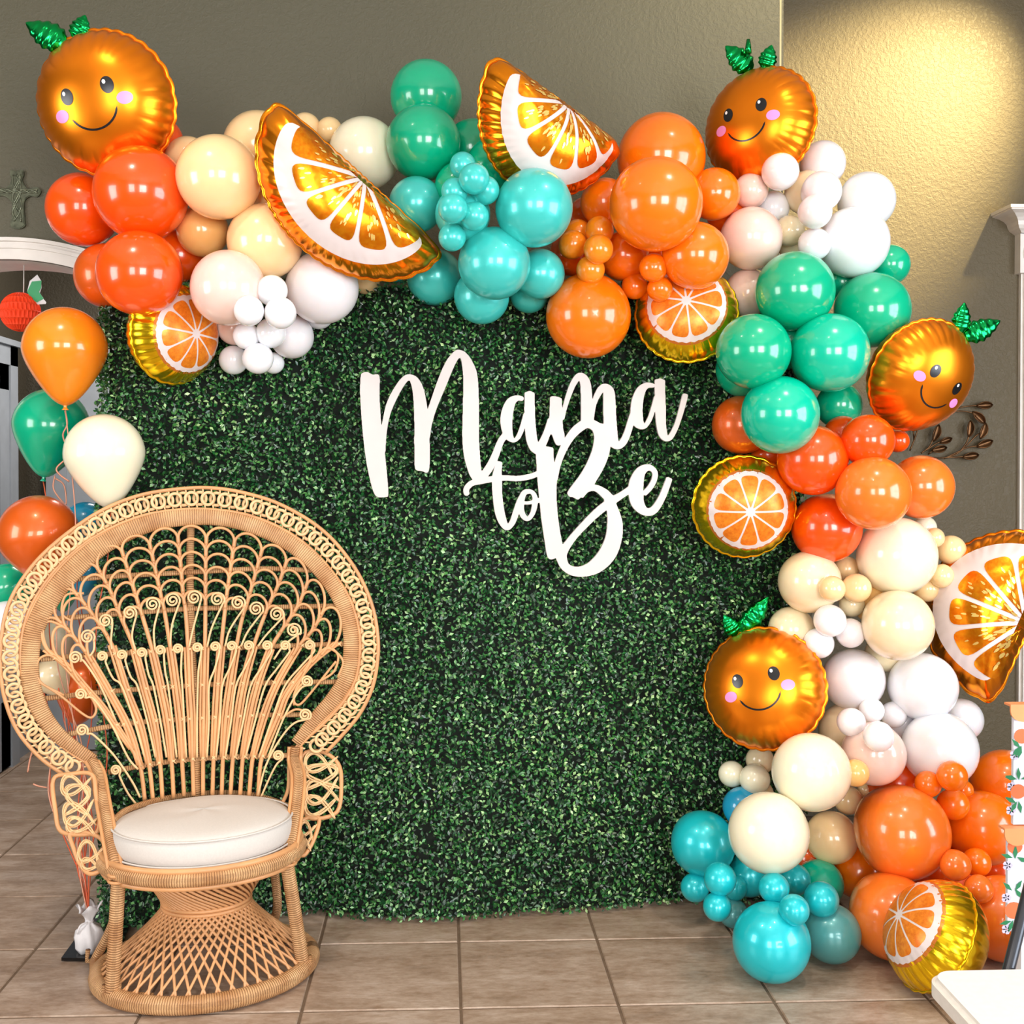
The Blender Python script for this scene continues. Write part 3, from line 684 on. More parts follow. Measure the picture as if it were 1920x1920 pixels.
(1765, 1630, 60, 0, 'red', 'red-orange balloon in the gap behind the tiny orange trio', G18),
(1520, 1612, 34, 0, 'deep', 'dark orange balloon sliver below the medium peach balloon', G18),
(1612, 1632, 54, 1, 'orange', 'orange balloon left below the biggest orange balloon', G18),
(1842, 1552, 70, 1, 'orange', 'glossy orange balloon right of the biggest one, beside the fruit print stand', G18),
(1672, 1718, 80, 1, 'coral', 'large orange balloon on the floor, left of the gold foil slice', G18),
(1880, 1722, 80, 1, 'coral', 'large orange balloon on the floor, right of the gold foil slice', G18),
(1691, 1560, 89, 2, 'coral', 'biggest orange balloon of the bottom right pile', G18),
(1740, 1470, 25, 1, 'orange', 'tiny orange balloon peeking out left of the upper tiny pair', G19),
(1806, 1481, 19, 1, 'orange', 'tiniest orange balloon right between the upper tiny pair', G19),
(1785, 1455, 29, 2, 'orange', 'upper tiny orange balloon in front of the largest white balloon', G19),
(1787, 1508, 30, 3, 'orange', 'tiny orange balloon just under the upper one of the pair', G19),
(1831, 1617, 27, 2, 'orange', 'right upper tiny orange balloon of the lower trio', G19),
(1835, 1667, 27, 2, 'coral', 'lowest tiny orange balloon of the lower trio', G19),
(1791, 1622, 29, 3, 'coral', 'left tiny orange balloon above the gold foil slice', G19),
(1392, 1513, 38, 0, 'azure', 'deep blue balloon between the greenery and the lowest big cream balloon', G20),
(1537, 1657, 45, 0, 'teal', 'teal green balloon behind the right group of tiny blue ones', G20),
(1375, 1712, 28, 0, 'slate', 'grey blue balloon low behind the left tiny blue ones', G20),
(1318, 1581, 61, 1, 'blue', 'large blue balloon farthest left at the foot, against the greenery', G20),
(1404, 1640, 41, 1, 'blue', 'blue balloon under the lowest big cream balloon', G20),
(1559, 1750, 55, 0, 'slate', 'grey teal balloon right of the largest blue one on the floor', G20),
(1446, 1766, 74, 2, 'blue', 'largest blue balloon resting on the tiles', G20),
(1378, 1665, 23, 1, 'blue', 'tiny blue balloon half hidden between the two tiny blue groups', G21),
(1303, 1664, 27, 2, 'blue', 'leftmost tiny blue balloon', G21),
(1345, 1700, 27, 2, 'blue', 'lowest tiny blue balloon of the left group', G21),
(1350, 1648, 31, 3, 'blue', 'tiny blue balloon at the top of the left group', G21),
(1451, 1665, 29, 2, 'blue', 'left tiny blue balloon of the right group', G21),
(1491, 1649, 29, 3, 'blue', 'top tiny blue balloon of the right group', G21),
(1489, 1706, 29, 3, 'blue', 'lower tiny blue balloon of the right group, over the largest blue', G21),
(1540, 1686, 33, 3, 'blue', 'rightmost tiny blue balloon, in front of the grey teal one', G21),
]
# foil balloons enter the packing as flattened bodies: kind, x, y, rx, layer, thickness ratio
FO = [('smile1', 200, 195, 128, 1, .62), ('smile2', 1425, 237, 109, 0, .62), ('smile3', 1725, 704, 109, 1, .62), ('smile4', 1433, 1290, 114, 1, .62),
      ('slice1', 325, 626, 92, 0, .7), ('slice2', 1287, 588, 95, 0, .7), ('slice3', 1395, 950, 96, 1, .7), ('slice4', 1754, 1755, 108, 3, .75),
      ('wedge1', 650, 380, 150, 3, .42), ('wedge2', 1028, 245, 120, 1, .5), ('wedge3', 1850, 1165, 120, 1, .5)]
items = [dict(px=a, py=b, r=c_, L=l_, col=d, lab=e_, grp=g_, h=1.) for a, b, c_, l_, d, e_, g_ in B]
items += [dict(px=a, py=b, r=c_, L=l_, foil=k_, h=h_) for k_, a, b, c_, l_, h_ in FO]
order = sorted(range(len(items)), key=lambda i: items[i]['L'])
placed = []; FPOS = {}
KK = .86
for i in order:
    it = items[i]; y = 3.96 if it['py'] < 560 else 3.90
    rw = it['r']*y/F
    q0 = P(it['px'], it['py'], y)
    if q0[2] < HZ and HX0-.1 < q0[0] < HX1+.1: y = min(y, float(hedge_y(q0[0], q0[2]))-.02)
    y -= rw*it['h']*.97
    for _ in range(400):
        p = P(it['px'], it['py'], y); rw = it['r']*y/F; bad = False
        if p[2] < rw*1.0+.002: bad = True
        if not bad:
            for q in placed:
                d = math.hypot(p[0]-q['p'][0], p[2]-q['p'][2]); s = (rw+q['rw'])*KK
                if d < s:
                    need = (rw*it['h']+q['rw']*q['h'])*KK*math.sqrt(max(0, 1-(d/s)**2))
                    if q['p'][1]-y < need: bad = True; break
        if not bad: break
        y -= .006
    it['p'] = p; it['rw'] = rw; placed.append(it)
    if 'foil' in it: FPOS[it['foil']] = (p, rw)
for it in items:
    if 'foil' in it: continue
    cx_ = np.array([it['p'][0], it['p'][1]+.9, it['p'][2]]); ax_ = np.array([random.uniform(-.5, .5), -1, random.uniform(-.4, .5)])
    balloon(it['p'], it['rw'], it['col'], it['lab'], it['grp'], ax_, random.uniform(.97, 1.03), .35)

# ---------------------------------------------------------------- foil balloons
def basis(nx, nu, roll, at):
    """face frame: normal leaning (nx right, nu up) towards the camera, rolled counter-clockwise"""
    w = np.array([0, 0, H])-np.asarray(at); w /= np.linalg.norm(w); e1 = np.cross(np.array([0, 0, 1.]), w); e1 /= np.linalg.norm(e1); e2 = np.cross(w, e1)
    n = e1*nx+e2*nu+w*math.sqrt(max(.05, 1-nx*nx-nu*nu))
    u = np.cross(np.array([0, 0, 1.]), -n); u = np.cross(n, np.array([0, 0, -1.])); u /= np.linalg.norm(u)
    if u[0] < 0: u = -u
    v = np.cross(n, u); v = -v if v[2] < 0 else v
    c_, s_ = math.cos(roll), math.sin(roll)
    return u*c_+v*s_, -u*s_+v*c_, n
class Foil:
    def __init__(s, center, frame, outline, hh, cen=(0, 0), wr=.05, nw=26, seed=0):
        s.c = np.array(center); s.U, s.V, s.N = frame; s.out = outline; s.hh = hh; s.cen = np.array(cen); s.wr = wr; s.nw = nw; s.seed = seed
    def h(s, t, a):
        base = s.hh*np.power(np.clip(1-np.power(t, 2.3), 0, 1), .56)
        w = np.clip((t-.62)/.38, 0, 1)**1.3
        ph = s.nw*a+1.6*np.sin(3*a+s.seed)+.8*np.sin(7*a+s.seed*2)
        return base*(1-s.wr*w*(2.4*(1-np.abs(np.cos(ph/2))**.6)+.7*np.abs(np.sin(ph*1.7+s.seed))))
    def pt(s, t, a, sign=1, off=0):
        R = s.out(a); w = np.clip((t-.8)/.2, 0, 1)
        sc = 1-.022*w*(1-np.abs(np.cos(s.nw*a/2+.8*np.sin(3*a+s.seed))))
        x = s.cen[0]+t*sc*R*np.cos(a); y = s.cen[1]+t*sc*R*np.sin(a)
        hgt = s.h(t, a)*sign+off
        return s.c+x[..., None]*s.U+y[..., None]*s.V+hgt[..., None]*s.N
    def body(s, name, mat, label, group, na=220, nt=34):
        v = []; f = []
        a = np.linspace(0, 2*PI, na, endpoint=False)
        for sign in (1, -1):
            b0 = len(v)
            for k in range(nt+1):
                t = math.sin(k/nt*PI/2)**.9 if k else 0.
                v += s.pt(np.full(na, t), a, sign).tolist()
            for k in range(nt):
                for i in range(na):
                    p, q = b0+k*na+i, b0+k*na+(i+1) % na
                    f.append((p, q, q+na, p+na) if sign > 0 else (p, p+na, q+na, q))
        # welded rim flap
        b0 = len(v)
        for rr in (.995, 1.035):
            for sg in (.002, -.002):
                pts = s.pt(np.full(na, rr), a, 1)
                pts = pts-(s.h(np.full(na, rr), a)-sg)[:, None]*s.N; v += pts.tolist()
        for (p_, q_) in ((0, 2), (3, 1), (2, 3)):
            for i in range(na):
                j = (i+1) % na; f.append((b0+p_*na+i, b0+p_*na+j, b0+q_*na+j, b0+q_*na+i))
        root = empty(name, tuple(s.c)); tag(root, label, 'balloon', group)
        MB().add(v, f).build('foil_body', mat, root); s.root = root; return root
    def on(s, xy, off):
        xy = np.asarray(xy, float); d = xy-s.cen; a = np.arctan2(d[..., 1], d[..., 0]); R = s.out(a); t = np.hypot(d[..., 0], d[..., 1])/R
        base = s.hh*np.power(np.clip(1-np.power(t, 2.3), 0, 1), .56)
        e = .01; 
        return s.c+xy[..., :1]*s.U+xy[..., 1:]*s.V+(s.h(t, a)+off)[..., None]*s.N
    def patch(s, name, fn, mat, off, nr=8, na=40, parent=None):
        """fn(rho, phi) -> xy; laid on the front skin"""
        v = []; f = []; ph = np.linspace(0, 2*PI, na, endpoint=False)
        for k in range(nr+1): v += s.on(fn(k/nr, ph), off).tolist()
        for k in range(nr):
            for i in range(na):
                j = (i+1) % na; f.append((k*na+i, k*na+j, (k+1)*na+j, (k+1)*na+i))
        return MB().add(v, f).build(name, mat, parent or s.root)
    def strip(s, name, pts, w, mat, off):
        p = catmull(pts, 8); t = np.gradient(p, axis=0); t /= np.linalg.norm(t, axis=1)[:, None]; n = np.stack([-t[:, 1], t[:, 0]], -1)
        ww = w*np.clip(np.minimum(np.arange(len(p)), np.arange(len(p))[::-1])/3, .35, 1)
        v = s.on(p+n*ww[:, None], off).tolist()+s.on(p-n*ww[:, None], off).tolist(); m = len(p)
        return MB().add(v, [(i, i+1, m+i+1, m+i) for i in range(m-1)]).build(name, mat, s.root)
def ell(cx_, cy_, rx, ry, rot=0):
    def fn(rho, ph):
        x = rho*rx*np.cos(ph); y = rho*ry*np.sin(ph)
        return np.stack([cx_+x*math.cos(rot)-y*math.sin(rot), cy_+x*math.sin(rot)+y*math.cos(rot)], -1)
    return fn
def leaf_foil(root, base, tip, width, facing, name='leaf'):
    """little inflated crimped leaf"""
    b, t = np.array(base), np.array(tip); d = t-b; L = np.linalg.norm(d); d /= L; n = np.array(facing, float); s_ = np.cross(d, n); s_ /= np.linalg.norm(s_); n = np.cross(s_, d)
    v = []; f = []; nu, nv = 26, 12
    for sg in (1, -1):
        b0 = len(v)
        for i in range(nu+1):
            u = i/nu; wd = width*math.sin(PI*u**.75)**.8*(1+.09*math.sin(u*34)) if 0 < u < 1 else 0.0005
            for j in range(nv+1):
                q = -1+2*j/nv; hgt = wd*.55*math.sqrt(max(0, 1-q*q))*(1-.13*abs(math.sin(u*17+q)))*sg
                v.append(b+d*(u*L)+s_*q*wd+n*hgt)
        for i in range(nu):
            for j in range(nv):
                a = b0+i*(nv+1)+j; f.append((a, a+1, a+nv+2, a+nv+1))
    return MB().add(v, f).build(name, M['foil_green'], root)
def smiley(key, nx, nu, roll, label, lv, stem=None, fx=(0, 0)):
    p, R = FPOS[key]; fr = basis(nx, nu, roll, p)
    f = Foil(p, fr, lambda a: np.full_like(np.asarray(a, float), R), R*.64, seed=nx*9, wr=.032, nw=30)
    f.body('foil_orange_balloon', M['foil_orange'], label, 'smiling foil orange balloons')
    o = R*.004
    for sx, in ((-1,), (1,)):
        e = f.patch('eye', ell(sx*.30*R, .12*R, .092*R, .115*R), M['eye'], o*1.5)
        f.patch('glint', ell(sx*.30*R-.03*R, .17*R, .024*R, .03*R), M['glint'], o*2.5, 4, 16, e)
        f.patch('cheek', ell(sx*.47*R, -.1*R, .105*R, .085*R), M['cheek'], o*1.5)
    a = np.linspace(PI*1.12, PI*1.88, 9)
    f.strip('mouth', [(.36*R*math.cos(q), -.06*R+.34*R*math.sin(q)) for q in a], .014*R, M['eye'], o*1.5)
    rim = f.pt(np.full(180, 1.0), np.linspace(0, 2*PI, 180), 0)
    for (bx_, by_, tx, ty, wd) in lv:
        b0 = P(bx_, by_, p[1]); dep = rim[((rim-b0)[:, [0, 2]]**2).sum(1).argmin()][1]
        leaf_foil(f.root, P(bx_, by_, dep), P(tx, ty, dep-.01), wd*dep/F, (0, -1, .15))
    if stem: tubeobj('stem', [P(stem[0], stem[1], dep), P((stem[0]+stem[2])/2, (stem[1]+stem[3])/2, dep), P(stem[2], stem[3], dep)], [.012, .01, .006], M['foil_green'], f.root, 10)
    return f
smiley('smile1', -.36, .06, .26, 'large smiling orange foil balloon at the top left end of the garland', [(126, 86, 48, 42, 26), (142, 76, 160, 28, 20)])
smiley('smile2', -.40, .28, .11, 'smiling orange foil balloon at the upper right, before the wall corner', [(1410, 134, 1360, 86, 24), (1434, 132, 1447, 84, 17)], (1403, 100, 1403, 74))
smiley('smile3', .57, -.30, -.52, 'smiling orange foil balloon on the right tilted downward, by the metal leaves', [(1798, 626, 1809, 567, 18), (1806, 634, 1876, 601, 21)])
smiley('smile4', -.18, .08, .29, 'smiling orange foil balloon low on the right, left of white balloons', [(1388, 1190, 1441, 1119, 20), (1382, 1192, 1357, 1153, 16)])
def slice_foil(key, nx, nu, roll, label, hr):
    p, R = FPOS[key]; fr = basis(nx, nu, roll, p)
    f = Foil(p, fr, lambda a: np.full_like(np.asarray(a, float), R), R*hr, seed=nx*5+nu, wr=.06)
    f.body('foil_slice_balloon', M['foil_gold'], label, 'round foil orange slice balloons')
    o = R*.006; rp = .76
    f.patch('rind_edge', lambda rho, ph: np.stack([rho*rp*1.05*R*np.cos(ph), rho*rp*1.05*R*np.sin(ph)], -1), M['rind'], o*.7, 14, 96)
    f.patch('pith', lambda rho, ph: np.stack([rho*rp*R*(1+.008*np.sin(40*ph))*np.cos(ph), rho*rp*R*(1+.012*np.sin(31*ph))*np.sin(ph)], -1), M['pith'], o*1.5, 14, 120)
    n = 10
    for k in range(n):
        a0 = 2*PI*k/n+.12
        def fn(rho, ph, a0=a0):
            c_, s_ = np.cos(ph), np.sin(ph); sq = rho/np.power(np.abs(c_)**5+np.abs(s_)**5, .2)
            rr = R*(.385+.295*sq*c_); hw = PI/n-.018*R/np.maximum(rr, .02*R)*1.0
            an = a0+sq*s_*np.maximum(hw, .01)
            return np.stack([rr*np.cos(an), rr*np.sin(an)], -1)
        f.patch('segment', fn, M['pulp'], o*2.4, 7, 40)
    return f
slice_foil('slice1', .6, .02, .1, 'round foil orange slice hanging below the orange and blush balloons at left', .72)
slice_foil('slice2', .0, .34, 0, 'round foil orange slice below the orange balloons, facing up, right of the sign', .72)
slice_foil('slice3', .17, -.14, .2, 'round foil orange slice against the greenery on the right, level with Be', .72)
slice_foil('slice4', -.76, .34, .3, 'round gold foil orange slice on the floor turned sideways', .78)
def wedge_foil(center, frame, a_, b_, label, hr=.42, seed=1):
    def out(an):
        an = np.asarray(an, float); c_, s_ = np.cos(an), np.sin(an)
        # centroid at (0,-.42b); arc below (half ellipse), slightly domed chord above
        cy0 = -.42*b_
        lo = np.zeros_like(an)
        # intersect with ellipse x²/a²+y²/b²=1 from (0,cy0)
        A = (c_/a_)**2+(s_/b_)**2; Bq = 2*cy0*s_/b_**2; Cq = cy0**2/b_**2-1
        re = (-Bq+np.sqrt(Bq*Bq-4*A*Cq))/(2*A)
        top = .05*b_
        rc = np.where(s_ > 1e-4, (top-cy0)/np.maximum(s_, 1e-4), 1e9)
        return 1/np.power(np.power(1/re, 9)+np.power(1/rc, 9), 1/9.)
    f = Foil(center, frame, out, b_*hr, cen=(0, -.42*b_), wr=.07, nw=34, seed=seed)
    f.body('foil_wedge_balloon', M['foil_wedge'], label, 'foil orange wedge balloons', na=260)
    o = b_*.008
    ctr = np.array([0, .0])
    # pith: half-ring band and spokes as one print, cut by the segments laid over it
    def pf(rho, ph):
        an = ph; R = out(an)*.80
        return np.stack([rho*R*np.cos(an), -.42*b_+rho*R*np.sin(an)], -1)
    f.patch('pith', pf, M['pith'], o, 14, 160)
    n = 6; foc = np.array([0.02*a_, .05*b_])
    dash = MB()
    for k in range(n):
        a0 = PI+PI*(k+.5)/n; 
        def fn(rho, ph, a0=a0):
            c_, s_ = np.cos(ph), np.sin(ph); sq = rho/np.power(np.abs(c_)**5+np.abs(s_)**5, .2)
            hw0 = PI/n/2
            q = .53+.44*sq*c_
            an = a0+sq*s_*(hw0-.03/np.maximum(q, .06))
            # edge of the ellipse in that direction (inner side of the band)
            E = 1/np.sqrt((np.cos(an)/(a_*.745))**2+(np.sin(an)/(b_*.735))**2)
            rr = q*E
            return np.stack([foc[0]+rr*np.cos(an), foc[1]-.03*b_+rr*np.sin(an)], -1)
        f.patch('segment', fn, M['pulpw'], o*1.9, 9, 48)
        for m_ in range(15):
            rho = random.uniform(.15, .82); ph = random.uniform(0, 2*PI)
            c_ = fn(rho, np.array([ph]))[0]; d = c_-foc; ang = math.atan2(d[1], d[0]); l_ = b_*random.uniform(.022, .04)
            q = np.array([(math.cos(t)*l_, math.sin(t)*l_*.36*(1-.4*math.cos(t))) for t in np.linspace(0, 2*PI, 9)[:-1]])
            rt = np.stack([c_[0]+q[:, 0]*math.cos(ang)-q[:, 1]*math.sin(ang), c_[1]+q[:, 0]*math.sin(ang)+q[:, 1]*math.cos(ang)], -1)
            dash.add(f.on(rt, o*2.8).tolist(), [tuple(range(8))])
    tag(dash.build('pulp_dashes', M['seed'], f.root), kind='stuff')
    return f
def wedge_at(key, tipA, tipB, depth_px, nx, nu, label, squash=1, hr=.45, seed=1):
    """tipA/tipB: ends of the straight side in the photograph"""
    p, _ = FPOS[key]; y = p[1]; A = P(*tipA, y); Bp = P(*tipB, y); mid = (A+Bp)/2
    n = basis(nx, nu, 0, mid)[2]; d = Bp-A
    # un-foreshorten the chord in the foil's own plane
    u = d/np.linalg.norm(d); t = -(u@n)/(n[1]) if abs(n[1]) > .2 else 0
    u3 = u+np.array([0, t, 0]); a_ = np.linalg.norm(d)/2*np.linalg.norm(u3); u3 /= np.linalg.norm(u3)
    v3 = np.cross(n, u3); v3 = -v3
    if (np.cross(u3, v3)@n) < 0: v3 = -v3
    b_ = depth_px*y/F
    return wedge_foil(mid, (u3, v3, n), a_, b_, label, hr, seed)
wedge_at('wedge1', (522, 206), (828, 468), 166, .1, .12, 'large foil orange wedge over peach and turquoise balloons at upper left', seed=1)
wedge_at('wedge2', (920, 130), (1172, 262), 172, .42, .05, 'foil orange wedge behind turquoise and orange balloons at the top middle', seed=2)
# third wedge: straight side to the right, arc to the upper left
def wedge3():
    p, _ = FPOS['wedge3']; y = p[1]; A = P(1856, 1318, y); Bp = P(1992, 1012, y); mid = (A+Bp)/2
    n = basis(-.05, .05, 0, mid)[2]; u = (A-Bp); a_ = np.linalg.norm(u)/2; u /= np.linalg.norm(u); u -= n*(u@n); u /= np.linalg.norm(u)
    v = np.cross(n, u)
    if v[0] < 0: v = -v; 
    # arc lies on the -v side, i.e. to the left
    return wedge_foil(mid, (u, v, n), a_, 186*y/F, 'foil orange wedge at the far right edge above the white balloons', .45, 3)
wedge3()

# ---------------------------------------------------------------- loose balloon bunch behind the chair's left
LB = [(122, 655, 76, 3.80, 'amber', 'tallest floating orange balloon at left, under the hanging paper orange', (0, 0, 1)),
(96, 800, 69, 4.12, 'green', 'floating green balloon behind the cream one at left', (.15, 0, 1)),
(196, 852, 73, 3.71, 'ivory', 'floating cream balloon above the left of the wicker chair hoop', (-.1, 0, 1)),
(73, 1004, 73, 3.82, 'pearlorange', 'floating rust orange balloon left of the wicker chair hoop', (-.3, 0, 1)),
(160, 984, 42, 4.05, 'azure', 'blue balloon peeking over the chair hoop beside the rust orange one', (.2, 0, 1)),
(12, 1102, 44, 4.02, 'green', 'green balloon at the left edge under the rust orange one', (-.4, 0, 1)),
(18, 1186, 58, 3.86, 'white', 'white balloon at the left edge seen through the chair border', (-.6, .2, 1)),
(166, 1068, 38, 4.08, 'azure', 'blue balloon seen through the upper left chair weave', (.3, 0, 1)),
(118, 1112, 26, 4.15, 'green', 'green balloon sliver seen through the left chair weave', (0, 0, 1)),
(106, 1198, 33, 4.0, 'ivory', 'upper cream balloon seen through the left chair back', (-.4, 0, 1)),
(98, 1268, 34, 3.9, 'cream', 'lower cream balloon seen through the left chair back', (-.8, 0, 1)),
(156, 1288, 52, 3.98, 'pearlorange', 'rust orange balloon seen through the lower left chair back', (.2, 0, 1))]
bagP = Pz(168, 1788, .004)
M['ribbon'] = simple('coral_curling_ribbon', srgb(224, 96, 56), .35)
M['ribbon2'] = simple('rose_curling_ribbon', srgb(226, 160, 132), .35)
for k, (a, b, r, y, cc, lab, ax_) in enumerate(LB):
    p = P(a, b, y); rw = r*y/F; o = balloon(p, rw, cc, lab, 'floating balloons tied to the small white weight', ax_, 1.02, .9, True)
    A_ = np.array(ax_, float); A_ /= np.linalg.norm(A_); nk = p-A_*rw*1.44*1.02
    w = np.array([bagP[0], bagP[1]-.012, .13]); pts = []
    for t in np.linspace(0, 1, 9):
        e_ = math.sin(PI*t); pts.append(nk*(1-t)+w*t+np.array([.03*math.sin(t*9+k)*e_, .02*math.cos(t*7+k)*e_, 0]))
    c_ = catmull(pts, 5); v, f, uv = tube(c_, .0022, 4, flat=.4, nrm=(0, -1, 0))
    bpy.context.view_layer.update(); rb = MB().add(v, f, uv).build('ribbon', M['ribbon' if k % 3 else 'ribbon2'], o)
for k, pts in enumerate(([(122, 770), (126, 795), (118, 815), (124, 835)], [(103, 892), (100, 915), (112, 935), (124, 945), (120, 910), (104, 897)], [(122, 862), (106, 878), (112, 890), (130, 903)], [(62, 1405), (56, 1425), (52, 1448)], [(62, 1470), (72, 1474), (88, 1477)])):
    y = [3.9, 4.0, 3.82, 3.7, 3.9][k]; rb = tubeobj('ribbon_curl', catmull([P(a, b, y) for a, b in pts], 5), .003, M['ribbon2'], None, 4, flat=.4, nrm=(0, -1, 0))
    tag(rb, ['short ribbon tail under the tallest floating orange balloon', 'looped ribbon tail below the floating green balloon', 'bent ribbon tail left of the floating cream balloon', 'loose ribbon end hanging left of the chair frame', 'stray ribbon end above the tiles left of the chair'][k], 'ribbon', 'loose ribbon tails')
# weight: small gathered paper bag on a black square plate
M['black'] = simple('black_gloss_plate', srgb(16, 16, 18), .12)
M['paper'] = simple('white_tissue_paper', srgb(225, 222, 224), .6)
c4 = [Pz(115, 1798, .01), Pz(182, 1706, .01), Pz(250, 1708, .01), Pz(222, 1800, .01)]
v = [(q[0], q[1], .004) for q in c4]+[(q[0], q[1], .014) for q in c4]
pl_ = MB().add(v, [(0, 3, 2, 1), (4, 5, 6, 7), (0, 1, 5, 4), (1, 2, 6, 5), (2, 3, 7, 6), (3, 0, 4, 7)]).build('base_plate', M['black'], None, False)
tag(pl_, 'black glossy square plate on the tiles under the white balloon weight', 'plate')
bag = empty('balloon_weight', (bagP[0], bagP[1], .015)); tag(bag, 'small white tissue wrapped balloon weight left of the wicker chair', 'balloon weight')
v = []; f = []; n = 28
for r_, z in ((.0, .0), (.042, .0), (.052, .02), (.052, .06), (.045, .085), (.022, .1), (.012, .11), (.018, .125), (.035, .15), (.05, .17), (.04, .165), (.012, .12)):
    for i in range(n):
        a = 2*PI*i/n; rr = .78*r_*(1+.16*math.sin(a*5+z*30)+.08*math.sin(a*9)); v.append((bagP[0]+rr*math.cos(a), bagP[1]+rr*math.sin(a), .015+z*.85+(.011*math.sin(a*4) if z > .15 else 0)))
for j in range(11):
    for i in range(n): a, b = j*n+i, j*n+(i+1) % n; f.append((a, b, b+n, a+n))
MB().add(v, f).build('wrapped_bag', M['paper'], bag)
a = np.linspace(0, 2*PI, 17)[:-1]
m = MB().tube([(bagP[0]+.0105*math.cos(q), bagP[1]+.0105*math.sin(q), .11) for q in a], .004, 6, closed=True)
m.tube(catmull([(bagP[0], bagP[1]-.011, .11), (bagP[0]-.02, bagP[1]-.025, .105), (bagP[0]-.03, bagP[1]-.03, .08)], 4), .003, 5)
m.build('tie', M['paper'], bag)

# ---------------------------------------------------------------- wall things
# cross
cp_ = P(33, 372, YW-.008); cs = YW/F
cr = empty('wall_cross', tuple(cp_)); tag(cr, 'grey pewter cross hanging on the olive wall above the arch', 'cross')
M['pewter'] = simple('cast_pewter', srgb(112, 116, 98), .3, .75, var=.3, scale=60)
ol = [(-11, -52), (-2, -50), (9, -52), (12, -44), (9, -34), (14, -22), (22, -17), (34, -21), (43, -14), (36, -3), (24, -4), (14, 3), (12, 14), (13, 40), (14, 50), (4, 56), (-10, 54), (-13, 46), (-9, 30), (-9, 12), (-14, 2), (-26, -4), (-44, -3), (-50, -13), (-42, -22), (-26, -17), (-16, -22), (-10, -34), (-13, -44)]
olc = catmull(ol, 3, True); bmx = bmesh.new(); lo = [bmx.verts.new((cp_[0]+x*cs, YW-.001, cp_[2]-y*cs)) for x, y in olc]
fc = bmx.faces.new(lo); r_ = bmesh.ops.extrude_face_region(bmx, geom=[fc]); vs = [g for g in r_['geom'] if isinstance(g, bmesh.types.BMVert)]
bmesh.ops.translate(bmx, verts=vs, vec=(0, -.014, 0)); bmesh.ops.recalc_face_normals(bmx, faces=bmx.faces)
bmesh.ops.bevel(bmx, geom=[e for e in bmx.edges if all(v.co.y < YW-.01 for v in e.verts)], offset=.003, segments=2, affect='EDGES')
me = bpy.data.meshes.new('body'); bmx.to_mesh(me); bmx.free(); link('cross_body', me, M['pewter'], cr)
m = MB()
for k in range(5): m.tube(catmull([(cp_[0]+(8*math.sin(k*2+t))*cs, YW-.016, cp_[2]-(-44+t*14+k)*cs) for t in range(7)], 4), .003, 6)
for k in range(3): m.tube(catmull([(cp_[0]+(-40+t*13)*cs, YW-.016, cp_[2]-(-13+4*math.sin(t*2+k*2))*cs) for t in range(7)], 4), .003, 6)
m.build('scroll_relief', M['pewter'], cr)
# honeycomb paper orange hanging in the arch
hp = P(38, 585, YW+.1); hr_ = 36*(YW+.1)/F
hc = empty('paper_orange', tuple(hp)); tag(hc, 'red-orange honeycomb paper orange with paper leaf hanging in the arch', 'paper decoration')
M['tissue'] = simple('red_orange_tissue', srgb(246, 66, 14), .7); M['pleaf'] = simple('green_paper', srgb(62, 158, 104), .6); M['string'] = simple('pale_string', srgb(205, 205, 200), .6)
v = []; f = []; NA, NB = 120, 48
for j in range(NB+1):
    th = PI*j/NB
    for i in range(NA):
        ph = 2*PI*i/NA; cell = abs(math.sin(ph*15+(PI/2 if int(j/6) % 2 else 0)))*abs(math.sin(PI*(j % 6)/6))
        r_ = hr_*(1-.09*(cell**.7)*math.sin(th)); v.append((hp[0]+r_*math.sin(th)*math.cos(ph), hp[1]+r_*math.sin(th)*math.sin(ph), hp[2]+r_*math.cos(th)))
for j in range(NB):
    for i in range(NA): a, b = j*NA+i, j*NA+(i+1) % NA; f.append((a, a+NA, b+NA, b))
MB().add(v, f).build('honeycomb_ball', M['tissue'], hc, False)
zz = arch_z(hp[0])
tubeobj('string', [(P(44, 560, YW+.1)[0], hp[1], hp[2]+hr_*.9), (P(45, 500, YW+.1)[0], hp[1], zz)], .0022, M['string'], hc, 5)
for nm, mt, pts, dy in (('leaf_backing', 'paper', [(51, 547), (56, 527), (70, 515), (77, 526), (78, 540), (74, 552), (87, 567), (86, 570), (70, 571), (58, 560)], 0), ('leaf', 'pleaf', [(51, 547), (60, 528), (78, 526), (77, 540), (73, 547), (82, 560), (69, 567), (58, 560)], -.003)):
    bmx = bmesh.new(); y_ = hp[1]-.01+dy; vv = [bmx.verts.new(P(a, b, y_)) for a, b in pts]; fc = bmx.faces.new(vv); r_ = bmesh.ops.extrude_face_region(bmx, geom=[fc])
    bmesh.ops.translate(bmx, verts=[g for g in r_['geom'] if isinstance(g, bmesh.types.BMVert)], vec=(0, -.0015, 0)); bmesh.ops.recalc_face_normals(bmx, faces=bmx.faces)
    me = bpy.data.meshes.new(nm); bmx.to_mesh(me); bmx.free(); link(nm, me, M[mt], hc)
